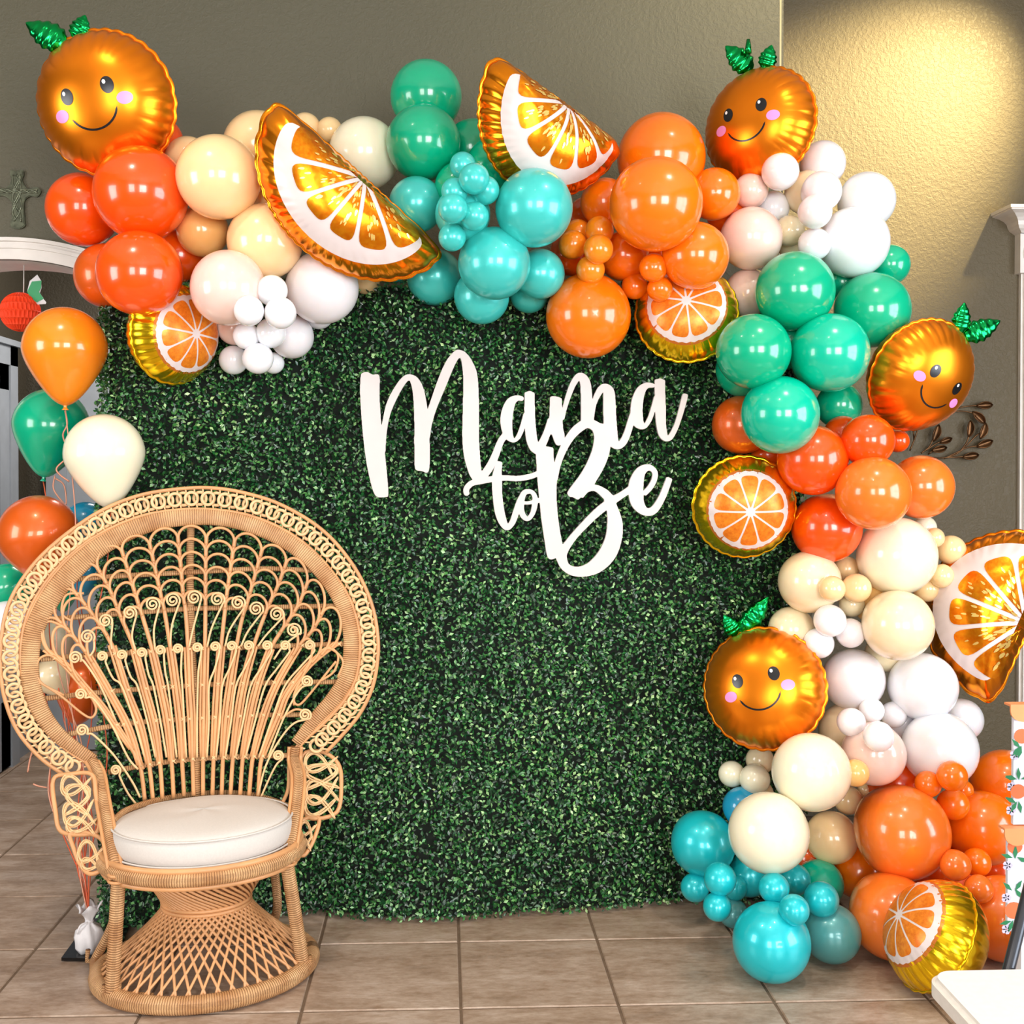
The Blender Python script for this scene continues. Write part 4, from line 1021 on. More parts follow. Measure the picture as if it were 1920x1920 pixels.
# bronze leaf wall decor
M['bronze'] = simple('aged_bronze', srgb(96, 66, 40), .35, .8, var=.4, scale=25)
WD = YR-.035; wd = empty('metal_leaf_decor', tuple(P(1780, 810, YR-.01))); tag(wd, 'bronze metal branch with open leaves on the wall beside the smiling foil orange', 'wall decor')
for pts in ([(1722, 800), (1716, 820), (1706, 845)], [(1712, 800), (1714, 825)], [(1704, 780), (1760, 772), (1806, 763), (1834, 760)], [(1700, 790), (1785, 772), (1818, 773), (1830, 780)], [(1727, 850), (1742, 838), (1750, 822)], [(1735, 845), (1755, 832), (1765, 828)], [(1740, 858), (1774, 858), (1800, 847), (1829, 818), (1840, 812)], [(1774, 858), (1795, 857), (1808, 856)], [(1770, 860), (1812, 840), (1835, 836)], [(1800, 847), (1812, 830), (1817, 815)], [(1740, 852), (1750, 845)]):
    tubeobj('stem', catmull([P(a, b, WD) for a, b in pts], 5), .0035, M['bronze'], wd, 6)
for (a, b, ln, an) in ((1846, 760, 32, 4), (1835, 783, 34, -42), (1818, 804, 32, 84), (1843, 808, 32, 70), (1846, 832, 34, 20), (1820, 855, 32, 8), (1755, 812, 34, 72), (1773, 826, 26, 20), (1761, 842, 30, 12)):
    c_ = P(a, b, WD); L = ln*WD/F/2; W_ = L*.42; an = math.radians(an); lm = MB()
    for sgn in (1, -1):
        pts = [(t, sgn*math.sin(PI*(t+1)/2)**.8) for t in np.linspace(-1, 1, 11)]
        lm.tube([(c_[0]+t*L*math.cos(an)-q*W_*math.sin(an), WD-.012*abs(q), c_[2]+t*L*math.sin(an)+q*W_*math.cos(an)) for t, q in pts], .0028, 5)
    g = [(t, q) for t in np.linspace(-1, 1, 9) for q in (-1, -.5, 0, .5, 1)]
    vv = [(c_[0]+t*L*math.cos(an)-q*W_*math.cos(t*PI/2)**.8*math.sin(an), WD+.004-.014*abs(q)*math.cos(t*PI/2), c_[2]+t*L*math.sin(an)+q*W_*math.cos(t*PI/2)**.8*math.cos(an)) for t, q in g]
    lm.add(vv, [(i*5+j, i*5+j+1, i*5+j+6, i*5+j+5) for i in range(8) for j in range(4)])
    lm.build('leaf', M['bronze'], wd)

# ---------------------------------------------------------------- fruit print stand (right edge)
M['print'] = simple('pale_blue_print_card', srgb(222, 228, 244), .5); M['card'] = simple('coral_card_edge', srgb(240, 150, 96), .5)
M['fruit'] = simple('printed_orange_fruit', srgb(232, 112, 66), .5); M['pgreen'] = simple('printed_green_leaf', srgb(34, 122, 78), .5); M['flower'] = simple('printed_lilac_flower', srgb(196, 190, 214), .5)
SY = 3.02; st = empty('print_board', tuple(Pz(1950, 1880, 0))); tag(st, 'upright fruit print display board in two tiers at the right edge', 'display board')
def tier(px0, pt, pb, dd):
    a = P(px0, pt, SY); b = P(px0, pb, SY); x0, z1, z0 = a[0], a[2], b[2]
    MB().box(x0, x0+.42, SY, SY+.012+dd, z0, z1).build('tier', M['print'], st, False)
    e = MB(); n = 7; wd_ = .5/n
    for k in range(n):
        xx = x0-.02+k*wd_
        v = [(xx+wd_/2+wd_/2*math.cos(q), SY-.022, z1-.012+(.03 if math.sin(q) < 0 else .0)*math.sin(q)) for q in np.linspace(PI, 2*PI, 9)]+[(xx+wd_, SY-.022, z1), (xx, SY-.022, z1)]
        v2 = [(p_[0], p_[1]+.006, p_[2]) for p_ in v]; m_ = len(v); e.add(v+v2, [tuple(range(m_)), tuple(range(2*m_-1, m_-1, -1))]+[(i, i+m_, (i+1) % m_+m_, (i+1) % m_) for i in range(m_)])
    e.box(x0-.02, x0+.44, SY-.022, SY+.014, z1, z1+.006); e.build('scalloped_rim', M['card'], st, False)
    zc = z1-.07; k = 0; rs = random.Random(int(px0))
    while zc > z0+.03:
        for xo in (.022, .10, .19, .29):
            xx = x0+xo+rs.uniform(-.012, .012); zz_ = zc+rs.uniform(-.02, .02); r_ = rs.uniform(.02, .028)
            q = np.linspace(0, 2*PI, 17)[:-1]
            if (k+int(xo*20)) % 2 == 0:
                MB().add([(xx+r_*math.cos(t), SY-.0015, zz_+r_*.92*math.sin(t)) for t in q], [tuple(range(16))]).build('printed_fruit', M['fruit'], st, False)
            lf = MB()
            for j in range(4):
                an = rs.uniform(0, 2*PI); L = .018; cx_, cz_ = xx+.024*math.cos(an), zz_-.03+.014*math.sin(an)
                lf.add([(cx_+L*math.cos(an), SY-.002-.0002*j, cz_+L*math.sin(an)), (cx_-L*.35*math.sin(an), SY-.002-.0002*j, cz_+L*.35*math.cos(an)), (cx_-L*math.cos(an), SY-.002-.0002*j, cz_-L*math.sin(an)), (cx_+L*.35*math.sin(an), SY-.002-.0002*j, cz_-L*.35*math.cos(an))], [(0, 1, 2, 3)])
            lf.build('printed_leaves', M['pgreen'], st, False)
            fw = MB(); fx_, fz_ = xx-.02, zz_-.052
            for j in range(5):
                an = 2*PI*j/5; cx_, cz_ = fx_+.008*math.cos(an), fz_+.008*math.sin(an)
                fw.add([(cx_+.007*math.cos(t), SY-.0012, cz_+.007*math.sin(t)) for t in np.linspace(0, 2*PI, 7)[:-1]], [tuple(range(6))])
            fw.build('printed_flower', M['flower'], st, False)
        zc -= .085; k += 1
tier(1901, 1322, 1546, 0); tier(1890, 1553, 1742, 0)
b_ = P(1908, 1742, SY); MB().box(b_[0], b_[0]+.36, SY-.02, SY+.035, 0.004, b_[2]).build('foot', M['print'], st, False)

# ---------------------------------------------------------------- white folding chair corner (bottom right)
M['plastic'] = simple('white_moulded_plastic', srgb(236, 232, 226), .45, var=.03, scale=60); M['metal'] = simple('dark_grey_tube', srgb(62, 64, 70), .3, .5)
sc0 = Pz(1748, 1816, .45); x0, y1 = sc0[0]-.02, sc0[1]
fc_ = empty('folding_chair', (x0+.22, y1-.2, 0)); tag(fc_, 'white plastic folding chair with dark tube frame cut off at bottom right', 'chair')
bmx = bmesh.new(); pts = []
W2, D2, rc = .44, .42, .055
for cx_, cy_, a0 in ((x0+W2-rc, y1-rc, 0), (x0+rc, y1-rc, 90), (x0+rc, y1-D2+rc, 180), (x0+W2-rc, y1-D2+rc, 270)):
    for k in range(9):
        a = math.radians(a0+k*90/8); pts.append((cx_+rc*math.cos(a), cy_+rc*math.sin(a), .41))
# left side runs slightly toward the right as it comes forward
pts = [(x+(y1-y)*-.02*(1 if x < x0+W2/2 else -1), y, z) for x, y, z in pts]
fcx = bmx.faces.new([bmx.verts.new(p_) for p_ in pts]); r_ = bmesh.ops.extrude_face_region(bmx, geom=[fcx])
bmesh.ops.translate(bmx, verts=[g for g in r_['geom'] if isinstance(g, bmesh.types.BMVert)], vec=(0, 0, .04)); bmesh.ops.recalc_face_normals(bmx, faces=bmx.faces)
bmesh.ops.bevel(bmx, geom=[e for e in bmx.edges if abs(e.verts[0].co.z-e.verts[1].co.z) < 1e-4 and e.verts[0].co.z > .43], offset=.012, segments=3, affect='EDGES')
me = bpy.data.meshes.new('seat'); bmx.to_mesh(me); bmx.free(); link('seat', me, M['plastic'], fc_)
for xx in (P(1889, 1812, y1+.03)[0], x0+W2-.04):
    xa_ = xx; q1 = P(1936, 1640, y1+.12)
    dx = q1[0]-P(1889, 1812, y1+.03)[0]
    tubeobj('frame_tube', [(xa_-dx*1.6, y1-.42, .014), (xa_, y1+.03, .42), (xa_+dx, y1+.12, q1[2]), (xa_+dx*1.7, y1+.2, .85)], .0135, M['metal'], fc_, 10)
    tubeobj('rear_leg', [(xa_, y1-.10, .40), (xa_, y1+.26, .014)], .0115, M['metal'], fc_, 10)
    tubeobj('rivet', [(xa_+.004, y1+.015, .435), (xa_+.004, y1+.005, .435)], .006, M['black'], fc_, 10)
MB().box(x0+.42, x0+W2+.12, y1+.17, y1+.19, .70, .86).build('backrest', M['plastic'], fc_, False, .008)

# ---------------------------------------------------------------- peacock chair
aX = P(372, 1500, 3.74)[0]
def back_y(X, Z):
    u = X-aX
    return 3.66+.17*u-.20*u*u+.06*(Z-.5)
def cb(px, py, off=0.0):
    y = 3.7
    for _ in range(6):
        q = P(px, py, y); y = back_y(q[0], q[2])-off
    return P(px, py, y)
def A(x, y, off=0.0): return cb(x/2.6667, 880+y/2.6667, off)
pc = empty('peacock_chair', (aX, 3.45, 0)); tag(pc, 'large woven rattan peacock chair with round fan back before the greenery', 'chair')
W, CN, PCN = M['wrap'], M['cane'], M['pale_cane']
facing = np.array([.17, -1, .05]); facing /= np.linalg.norm(facing)
def AT(pts, off=0, n=6): return catmull([A(x, y, off) for x, y in pts], n)
outer = [(330, 1535), (200, 1440), (90, 1310), (28, 1160), (3, 1010), (6, 860), (32, 710), (92, 580), (200, 440), (350, 310), (520, 200), (720, 125), (950, 94), (1100, 97), (1250, 125), (1400, 175), (1560, 265), (1680, 370), (1790, 520), (1860, 680), (1888, 830), (1888, 950), (1862, 1090), (1800, 1220), (1710, 1330), (1630, 1415)]
inner = [(468, 1490), (330, 1400), (215, 1290), (142, 1160), (107, 1010), (103, 880), (125, 760), (175, 645), (265, 515), (400, 385), (560, 290), (740, 225), (930, 200), (1100, 205), (1250, 232), (1400, 292), (1540, 385), (1660, 512), (1750, 650), (1795, 800), (1800, 920), (1780, 1050), (1720, 1160), (1620, 1270), (1530, 1350), (1478, 1410)]
bandc = [(470, 1455), (310, 1345), (205, 1215), (152, 1060), (150, 900), (185, 765), (290, 590), (450, 425), (610, 325), (780, 262), (960, 240), (1130, 248), (1300, 295), (1450, 370), (1580, 475), (1690, 620), (1748, 770), (1758, 900), (1738, 1030), (1670, 1145), (1570, 1255), (1480, 1370)]
tubeobj('outer_rim', AT(outer), .0065, CN, pc, 8)
tubeobj('inner_rim', AT(inner), .006, CN, pc, 8)
tubeobj('inner_rim', AT([(x*.985+14, y*.985+12) for x, y in inner]), .0045, CN, pc, 8)
bp = AT(bandc, .004); hwv = np.interp(np.linspace(0, 1, len(bp)), [0, .1, .3, .5, .7, .9, 1], [.018, .028, .033, .026, .028, .027, .018])
tubeobj('wrapped_hoop', bp, hwv, W, pc, 14, flat=.35, nrm=facing)
# chain of flat cane rings between the rims
oc, ic = catmull(outer, 12), catmull(inner, 12)
def resample(c, n):
    L = np.concatenate([[0], np.cumsum(np.linalg.norm(np.diff(c, axis=0), axis=1))]); t = np.linspace(0, L[-1], n)
    return np.stack([np.interp(t, L, c[:, k]) for k in range(c.shape[1])], -1)
NR = 96; O_, I_ = resample(oc, NR), resample(ic, NR); mid = (O_+I_)/2; wdt = np.linalg.norm(O_-I_, axis=1)
ang = np.linspace(0, 2*PI, 25)[:-1]
v, f, uv = tube([(math.cos(q), 0, math.sin(q)) for q in ang], .26, 6, closed=True, flat=.35, nrm=(0, -1, 0)); rme = mesh('ring', v, f); rme.materials.append(PCN)
for k in range(1, NR-1):
    c_ = A(*mid[k], .002+.006*(k % 2)); e = A(*(mid[k]+np.array([10, 0]))); s_ = np.linalg.norm(e-c_)/10
    o = bpy.data.objects.new('ring', rme); COL.objects.link(o); o.parent = pc; o.matrix_parent_inverse = Matrix.Translation(-pc.location)
    r_ = min(max(wdt[k]*.40, 26), 31)*(3.7/F/2.6667); o.location = c_; o.scale = (r_, r_, r_)
    o.rotation_euler = (random.uniform(-.1, .1), 0, .17+.25*(1 if k % 2 else -1))
for src in (outer, inner):   # lashing points
    pass
m = MB()
for k in range(0, NR-1):
    a, b = O_[k]*.5+O_[k+1]*.5, mid[k]*.5+mid[k+1]*.5
    m.tube([A(*(a)), A(*(a*.55+b*.45), .008)], .0028, 5); c2 = I_[k]*.5+I_[k+1]*.5; m.tube([A(*c2), A(*(c2*.55+b*.45), .008)], .0028, 5)
tag(m.build('lashings', PCN, pc), kind='stuff')
# rails
rails = [[(390, 548), (650, 530), (950, 515), (1300, 497), (1560, 505)], [(225, 752), (600, 722), (960, 697), (1350, 690), (1710, 682)], [(200, 950), (450, 930), (700, 915), (980, 897), (1300, 887), (1740, 872)],
 [(205, 1148), (560, 1110), (980, 1080), (1250, 1070), (1700, 1062)], [(340, 1325), (650, 1270), (980, 1246), (1290, 1230), (1540, 1226)], [(540, 1515), (750, 1475), (990, 1446), (1250, 1436), (1450, 1430)]]
for r_ in rails: tubeobj('rail', AT(r_, -.006), .0085, W, pc, 8)
tubeobj('centre_post', AT([(955, 250), (950, 520), (958, 850), (972, 1100), (982, 1400), (985, 1630)], -.012), .0125, W, pc, 8)
# spines carrying the scallops, running down as spokes
spines = [[(232, 905), (325, 975), (430, 1095), (520, 1200), (660, 1400), (715, 1500)],
 [(278, 740), (345, 810), (440, 930), (545, 1110), (640, 1290), (700, 1480), (725, 1660)],
 [(362, 600), (455, 715), (560, 880), (632, 1105), (700, 1280), (745, 1475), (765, 1655)],
 [(480, 480), (548, 600), (605, 740), (672, 900), (725, 1100), (770, 1270), (800, 1470), (812, 1645)],
 [(605, 395), (632, 480), (682, 640), (712, 735), (762, 905), (805, 1095), (838, 1260), (858, 1460), (868, 1640)],
 [(745, 360), (772, 480), (802, 620), (822, 710), (852, 890), (880, 1090), (900, 1255), (910, 1450), (920, 1632)],
 [(888, 325), (905, 500), (917, 640), (928, 710), (940, 890), (948, 1085), (958, 1250), (962, 1445), (968, 1630)],
 [(1032, 330), (1028, 500), (1027, 690), (1025, 890), (1020, 1080), (1018, 1245), (1015, 1440), (1015, 1628)],
 [(1175, 345), (1152, 500), (1130, 650), (1124, 710), (1106, 885), (1090, 1075), (1080, 1240), (1068, 1440), (1062, 1628)],
 [(1312, 395), (1272, 540), (1232, 680), (1212, 740), (1182, 885), (1152, 1075), (1130, 1238), (1115, 1438), (1108, 1628)],
 [(1435, 455), (1390, 580), (1335, 700), (1268, 885), (1218, 1075), (1190, 1236), (1165, 1438), (1152, 1630)],
 [(1540, 560), (1490, 680), (1412, 800), (1352, 900), (1290, 1072), (1250, 1234), (1215, 1436), (1200, 1635)],
 [(1625, 690), (1565, 800), (1490, 890), (1385, 1070), (1320, 1232), (1265, 1436), (1245, 1640)],
 [(1690, 865), (1600, 930), (1520, 1005), (1430, 1130), (1390, 1232), (1310, 1436), (1290, 1645)]]
for s_ in spines: tubeobj('spoke', AT(s_, .004), .007, CN, pc, 7)
# second cane beside each spoke in the lower half
for s_ in spines:
    lo = [(x, y) for x, y in s_ if y > 860]
    for dx in (-17, 17):
        q = [(x+dx*(1 if y < 1300 else .7), y) for x, y in lo if y < 1500]
        if len(q) > 1: tubeobj('spoke', AT(q, .007), .0042, CN, pc, 6)
# scallops between neighbouring spines
spc = [resample(catmull(s_, 8), 60) for s_ in spines]
for i in range(len(spines)-1):
    L0 = next((k for k, q in enumerate(spc[i]) if q[1] > 0), 0)
    for row in range(6):
        # distance along each spine measured in zoom pixels
        def at(sp_, d):
            L = np.concatenate([[0], np.cumsum(np.linalg.norm(np.diff(sp_, axis=0), axis=1))]); return np.array([np.interp(d, L, sp_[:, 0]), np.interp(d, L, sp_[:, 1])])
        d0 = 30+row*62
        if row == 5 and not 3 <= i <= 8: continue
        if row == 4 and i in (0, 12): continue
        a_, b_ = at(spc[i], d0), at(spc[i+1], d0); c_ = (a_+b_)/2; ux = (b_-a_)/2; w_ = np.linalg.norm(ux)
        upv = (at(spc[i], max(0, d0-30))-at(spc[i], d0+20)+at(spc[i+1], max(0, d0-30))-at(spc[i+1], d0+20)); upv /= np.linalg.norm(upv)
        pts = [a_-upv*14]+[c_-ux*math.cos(q)*1.0+upv*(math.sin(q)*w_*.95+8) for q in np.linspace(0, PI, 11)]+[b_-upv*14]
        tubeobj('scallop', AT([tuple(p_) for p_ in pts], .010, 3), .0049, CN, pc, 6)
for (x, y) in ((200, 1000), (205, 870)): pass
for pts in ([(330, 985), (250, 930), (190, 960), (200, 1060), (320, 1130)], [(345, 800), (250, 760), (215, 800), (240, 900), (330, 960)], [(360, 760), (310, 720), (330, 630), (420, 620)], [(1590, 925), (1640, 890), (1690, 930), (1670, 1010), (1600, 1060)], [(1600, 905), (1660, 900), (1715, 960), (1690, 1040)], [(1470, 1180), (1475, 1120), (1520, 1060)],
            [(430, 1090), (480, 1190), (460, 1240), (410, 1220), (300, 1130), (190, 1060)], [(1560, 950), (1480, 1100), (1470, 1160), (1500, 1175), (1560, 1110), (1640, 1010), (1680, 960)], [(1550, 1225), (1480, 1200), (1400, 1250)]):
    tubeobj('side_loop', AT(pts, .010), .0042, CN, pc, 6)
def scroll(cx_, cy_, r, tail, dirn=1):
    r *= 1.12
    sp_ = []
    for q in np.linspace(0, 2*PI*2.1, 40):
        rr = r*(.15+.85*q/(2*PI*2.1)); sp_.append((cx_+rr*math.cos(dirn*q+tail[2]), cy_+rr*math.sin(dirn*q+tail[2])))
    pts = [A(x, y, .012) for x, y in sp_]+list(AT([sp_[-1]]+tail[3:], .011))[1:]
    tubeobj('scroll', pts, .0036, PCN, pc, 6)
big = [(375, 942, 30), (437, 838, 34), (527, 758, 32), (648, 718, 32), (762, 675, 34), (863, 655, 34), (970, 642, 34), (1087, 650, 34), (1190, 668, 34), (1280, 698, 34), (1383, 725, 34), (1468, 805, 34)]
big_t = [[(420, 960), (500, 1080), (580, 1260)], [(470, 850), (470, 900), (450, 935)], [(562, 770), (555, 860), (560, 900)], [(682, 730), (660, 830), (680, 915)], [(796, 690), (770, 800), (775, 905)], [(896, 670), (860, 780), (850, 890)], [(1003, 660), (965, 800), (945, 890)], [(1120, 660), (1060, 790), (1035, 890)], [(1222, 690), (1150, 800), (1125, 885)], [(1312, 715), (1240, 810), (1205, 885)], [(1415, 740), (1330, 830), (1290, 885)], [(1500, 820), (1420, 880), (1370, 950)]]
for (x, y, r), tl in zip(big, big_t): scroll(x, y, r, [0, 0, 0]+tl)
sm = [(510, 935), (608, 928), (708, 917), (800, 905), (888, 898), (985, 892), (1075, 887), (1158, 884), (1243, 882), (1335, 882), (1425, 882), (1548, 880)]
for k, (x, y) in enumerate(sm):
    tx = 985+(x-985)*.80; scroll(x, y, 23, [0, 0, 0, (x+20, y+35), ((x+tx)/2+8, y+110), (tx+(-12 if k > 5 else 4), 1085), (985+(x-985)*.66, 1260), (985+(x-985)*.55, 1440)])
for (x, y, r, tl) in ((402, 1125, 26, [(470, 1150), (560, 1280), (640, 1440), (690, 1500)]), (410, 1305, 28, [(470, 1330), (570, 1430), (660, 1560), (700, 1640)]), (577, 1505, 24, [(600, 1540), (640, 1620), (690, 1685)]),
                      (1533, 1060, 26, [(1500, 1100), (1420, 1240), (1340, 1440)]), (1525, 1228, 28, [(1470, 1270), (1400, 1350), (1330, 1480), (1290, 1630)]), (1390, 1432, 24, [(1380, 1480), (1340, 1560), (1305, 1640)])):
    scroll(x, y, r, [0, 0, 0]+tl)
# lashings where spokes cross the lower rails
m = MB()
for r_ in rails[2:]:
    rc_ = catmull(r_, 10)
    for s_ in spc:
        d = np.linalg.norm(rc_[:, None, :]-s_[None], axis=2); i, j = np.unravel_index(d.argmin(), d.shape)
        if d[i, j] < 25:
            x, y = rc_[i]
            for sg in (1, -1): m.tube([A(x-15, y-13*sg, .0), A(x, y, .013), A(x+15, y+13*sg, .0)], .0026, 5)
tag(m.build('crossing_lashings', PCN, pc), kind='stuff')

# seat: wrapped ring, cushion on top
sw = P(383, 1560, 3.47); SX, SYc = sw[0], 3.46; SR = .272
ang = np.linspace(0, 2*PI, 49)[:-1]
TH = math.radians(17); EA, EB = 1.07, .90
def ov(x, y): return (SX+EA*x*math.cos(TH)-EB*y*math.sin(TH), SYc+EA*x*math.sin(TH)+EB*y*math.cos(TH))
def ringpts(cx_, cy_, r, z): return [(cx_-SX+ov(r*math.cos(q), r*math.sin(q))[0], cy_-SYc+ov(r*math.cos(q), r*math.sin(q))[1], z+.012*math.sin(TH)*0) for q in ang]
SZ = .385
tubeobj('seat_ring', ringpts(SX, SYc, SR, SZ), .024, W, pc, 12, closed=True, flat=.9)
tubeobj('seat_rim', ringpts(SX, SYc, SR+.004, SZ+.024), .009, CN, pc, 8, closed=True)
tubeobj('seat_rim', ringpts(SX, SYc, SR+.002, SZ-.026), .008, CN, pc, 8, closed=True)
v = []; f = []; n = 48
v = [(SX, SYc, SZ+.01)]+ringpts(SX, SYc, SR-.01, SZ+.01)
f = [(0, 1+i, 1+(i+1) % 48) for i in range(48)]
MB().add(v, f).build('seat_panel', PCN, pc, False)
# raised rail behind the seat joining the back
tubeobj('seat_back_rail', catmull([P(212, 1540, 3.42), P(240, 1518, 3.52), P(300, 1500, 3.64), P(370, 1489, 3.71), P(450, 1488, 3.74), P(508, 1500, 3.72), P(560, 1520, 3.62)], 6), .0105, W, pc, 8)
cu_ = empty('seat_cushion', (SX, SYc, SZ+.035)); tag(cu_, 'round white canvas cushion on the seat of the rattan chair', 'cushion')
v = []; f = []; prof = [(.0, .0), (.6, .0), (.9, .003), (.985, .014), (1.0, .035), (.995, .058), (.97, .072), (.9, .082), (.7, .09), (.4, .095), (0, .097)]
for r_, z in prof:
    for q in ang: x_, y_ = ov(.256*r_*math.cos(q), .256*r_*math.sin(q)); v.append((x_, y_, SZ+.012+z*1.2+.002*math.sin(q*3+r_*5)*(z > .07)))
for j in range(len(prof)-1):
    for i in range(48): a, b = j*48+i, j*48+(i+1) % 48; f.append((a, b, b+48, a+48))
cb_ = MB().add(v, f).build('cushion_body', M['cushion'], cu_); 
sub = cb_.modifiers.new('sub', 'SUBSURF'); sub.levels = 1; sub.render_levels = 1
for zz_, rr in ((.073, .252), (.013, .254)): tubeobj('piping', ringpts(SX, SYc, rr, SZ+.012+zz_*1.2), .0032, M['cushion'], cu_, 6, closed=True)
# hourglass of canes
WZ, WR_, TR, BR = .225, .118, .205, .30
def strand_mesh(kind):
    pts = []
    if kind == 0:
        for t in np.linspace(0, 1, 9):
            a0, a1 = 0, 1.15; p0 = np.array([TR*math.cos(a0), TR*math.sin(a0), SZ-.03]); p1 = np.array([WR_*math.cos(a1), WR_*math.sin(a1), WZ]); p_ = p0*(1-t)+p1*t
            r_ = TR+(WR_-TR)*(t**.75); k = math.hypot(p_[0], p_[1]); p_[:2] *= max(r_, k)/k; pts.append(p_)
    else:
        s = 1 if kind == 1 else -1
        for t in np.linspace(0, 1, 9):
            a1 = s*.8; p0 = np.array([WR_, 0, WZ]); p1 = np.array([(BR-.01)*math.cos(a1), (BR-.01)*math.sin(a1), .045]); pts.append(p0*(1-t)+p1*t)
    v, f, uv = tube(pts, .0042, 6); me_ = mesh('strand', v, f); me_.materials.append(CN); return me_
BCX, BCY = SX+.005, SYc+.02
for kind, cnt in ((0, 46), (1, 46), (2, 46)):
    me_ = strand_mesh(kind)
    for k in range(cnt):
        o = bpy.data.objects.new('strand', me_); COL.objects.link(o); o.parent = pc; o.matrix_parent_inverse = Matrix.Translation(-pc.location) @ Matrix.Translation((BCX, BCY, 0)) @ Matrix.Rotation(TH, 4, 'Z') @ Matrix.Diagonal((EA, EB, 1, 1))
        o.location = (0, 0, 0); o.rotation_euler = (0, 0, 2*PI*k/cnt+(.05 if kind == 2 else 0))
for dz_ in (-.006, .006): tubeobj('waist_ring', ringpts(BCX, BCY, WR_+.006, WZ+dz_), .006, CN, pc, 8, closed=True)
# base ring: front arc between the feet
def foot(px, py): q = Pz(px, py, 0); return q
fl_, fr_ = foot(206, 1893), foot(567, 1836)
ring = [tuple(x) for x in ringpts(BCX, BCY, BR, .028)]
tubeobj('base_ring', ring, .026, W, pc, 12, closed=True)
# legs
def leg(name, pts, r): return tubeobj(name, catmull(pts, 6), r, W, pc, 12)
kL, kR = P(222, 1650, 3.27), P(538, 1618, 3.40)
bL, bR = np.array([fl_[0], fl_[1]+.02, .028]), np.array([fr_[0], fr_[1]+.02, .028])
leg('leg', [kL, kL*.5+bL*.5, bL], .021); leg('leg', [kR, kR*.5+bR*.5, bR], .021)
bl2 = Pz(172, 1826, .0)+np.array([0, .03, .028]); br2 = np.array([P(505, 1700, 3.74)[0], 3.74, .028])
leg('leg', [P(232, 1640, 3.5), P(212, 1730, 3.5), bl2], .0145); leg('leg', [P(512, 1610, 3.62), P(520, 1700, 3.68), br2], .0145)
for b in (bL, bR, bl2): tubeobj('foot_binding', [b+np.array([-.02, 0, .035]), b+np.array([-.024, 0, -.0]), b+np.array([.022, 0, -.004]), b+np.array([.02, 0, .035])], .008, W, pc, 6)
for kx in (kL, kR):
    for dz_ in (0, .018):
        tubeobj('binding', [(kx[0]+.027*math.cos(q), kx[1]+.027*math.sin(q), kx[2]+.0+dz_) for q in ang[::3]], .005, CN, pc, 6, closed=True)
# stretch from feet to the base ring
leg('base_brace', [bL, bL+np.array([.06, -.01, 0]), bL+np.array([.12, -.02, 0])], .017)
leg('base_brace', [bl2, (bl2+bL)/2+np.array([-.02, 0, -.005]), bL], .016)
# arm posts
def Bz(x, y, d): return P(60+x/3.0968, 1350+y/3.0968, d)
postL = [A(462, 1455), P(185, 1450, 3.56), P(192, 1490, 3.48), P(203, 1550, 3.38), P(214, 1610, 3.30), kL]
postR = [A(1478, 1385), P(553, 1425, 3.70), P(560, 1460, 3.62), P(555, 1520, 3.52), P(546, 1580, 3.44), kR]
for ps in (postL, postR):
    tubeobj('arm_post', catmull(ps, 8), .0165, W, pc, 10)
    for dx in (-.02, .02): tubeobj('arm_post_cane', catmull([p_+np.array([dx, -.006, 0]) for p_ in ps], 8), .006, CN, pc, 8)
for pts in ([A(500, 1530), P(200, 1500, 3.5), P(214, 1535, 3.46), P(218, 1545, 3.44)], [A(1445, 1480), P(540, 1480, 3.66), P(528, 1510, 3.62), P(532, 1522, 3.62)]):
    tubeobj('arm_inner_loop', catmull(pts, 6), .006, CN, pc, 7)
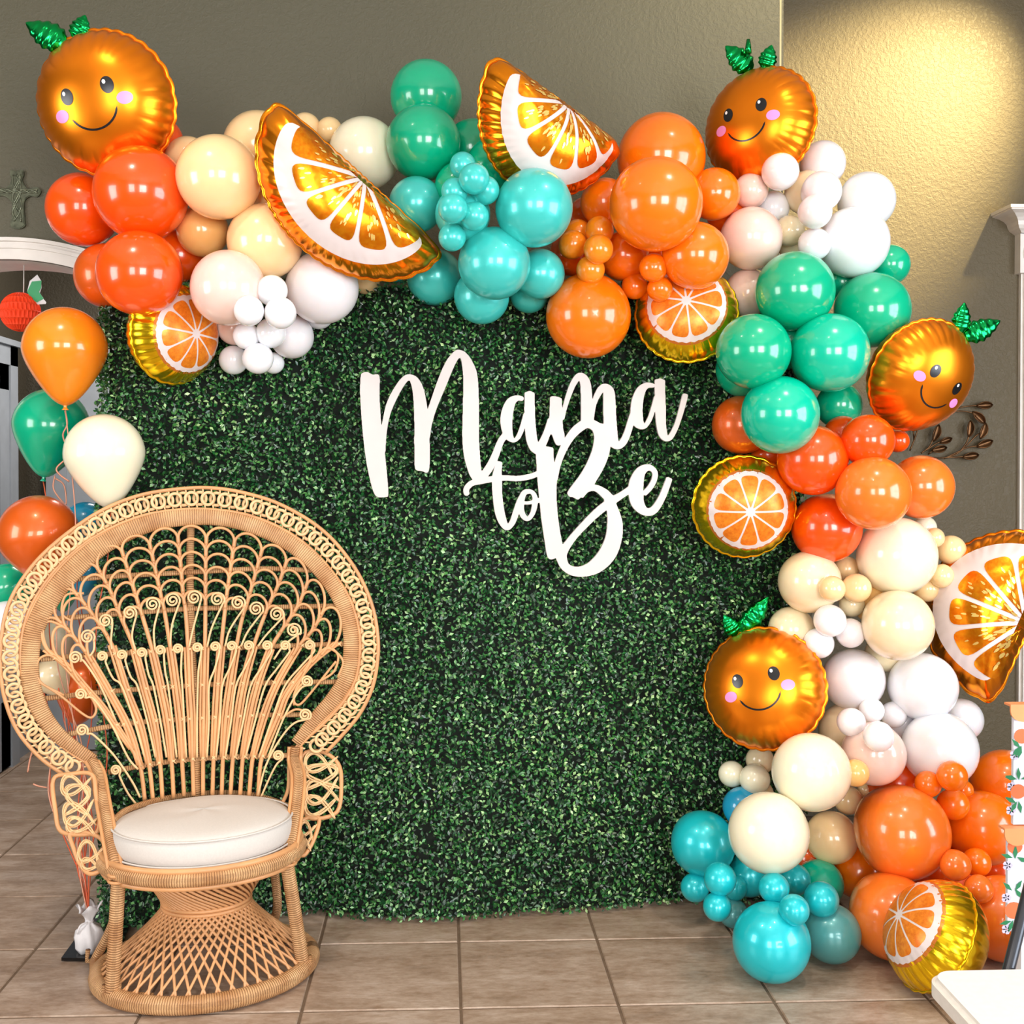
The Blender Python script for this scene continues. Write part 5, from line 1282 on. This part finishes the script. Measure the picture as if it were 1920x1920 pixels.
# side flaps with woven knots
def flap(frame, d0, d1, knots, nm='arm_flap_frame'):
    """frame/knots in photo pixels; depth runs from d0 at the top to d1 at the bottom"""
    ys = [p_[1] for p_ in frame]; y0_, y1_ = min(ys), max(ys)
    def Q(x, y, o=0): return P(x, y, d0+(d1-d0)*(y-y0_)/(y1_-y0_)-o)
    tubeobj(nm, catmull([Q(*p_) for p_ in frame], 5, True), .007, CN, pc, 8, closed=True)
    for (kx, ky, rx, ry, rot, ph) in knots:
        t = np.linspace(0, 2*PI, 90)[:-1]
        for off in (-2.1, 0, 2.1):
            u = (rx+off)*np.sin(2*t+ph); w_ = (ry+off)*np.sin(3*t)
            pts = [Q(kx+a_*math.cos(rot)-b_*math.sin(rot), ky+a_*math.sin(rot)+b_*math.cos(rot), .006+.004*math.sin(6*q+off)) for a_, b_, q in zip(u, w_, t)]
            tubeobj('knot_weave', pts, .0021, PCN, pc, 5, closed=True)
flap([(100, 1462), (130, 1452), (172, 1452), (180, 1490), (186, 1550), (168, 1564), (116, 1560), (104, 1520)], 3.5, 3.4, [(142, 1474, 26, 18, .1, .6), (145, 1500, 28, 22, 1.6, .4), (148, 1526, 28, 22, -.1, .6), (152, 1548, 26, 14, .1, .4)])
flap([(132, 1562), (165, 1562), (192, 1575), (200, 1605), (190, 1630), (168, 1638), (150, 1620), (138, 1590)], 3.40, 3.34, [(170, 1600, 22, 20, .3, .6), (172, 1622, 18, 10, .2, .6)])
flap([(568, 1415), (605, 1410), (634, 1432), (640, 1470), (632, 1522), (590, 1535), (572, 1522), (565, 1470)], 3.72, 3.62, [(600, 1432, 28, 18, .2, .6), (603, 1456, 22, 30, 1.5, .4), (604, 1484, 30, 22, -.1, .6), (600, 1512, 28, 18, .1, .4)])
flap([(572, 1535), (598, 1534), (590, 1570), (572, 1602), (560, 1598), (552, 1575), (560, 1550)], 3.62, 3.55, [(575, 1556, 14, 14, .3, .6), (570, 1580, 12, 12, .1, .6)])

# ---------------------------------------------------------------- ceiling lamps outside the frame
M['lamp'] = simple('lamp_can', srgb(240, 235, 225), .4)
for k, (x, y) in enumerate(DOWN+[(3.1, 3.85), (1.9, 3.5)]):
    a = np.linspace(0, 2*PI, 25)[:-1]
    o = MB().tube([(x+.075*math.cos(q), y+.075*math.sin(q), ZC-.012) for q in a], .014, 8, closed=True).build('recessed_lamp', M['lamp'])
    tag(o, ['white recessed ceiling lamp ring above the left of the room', 'white recessed ceiling lamp ring above the camera', 'white recessed ceiling lamp ring above the balloon pile', 'white recessed ceiling lamp ring washing the right wall', 'white recessed ceiling lamp ring near the wall corner'][k], 'lamp', 'recessed ceiling lamps')
print('OBJECTS', len(bpy.data.objects))
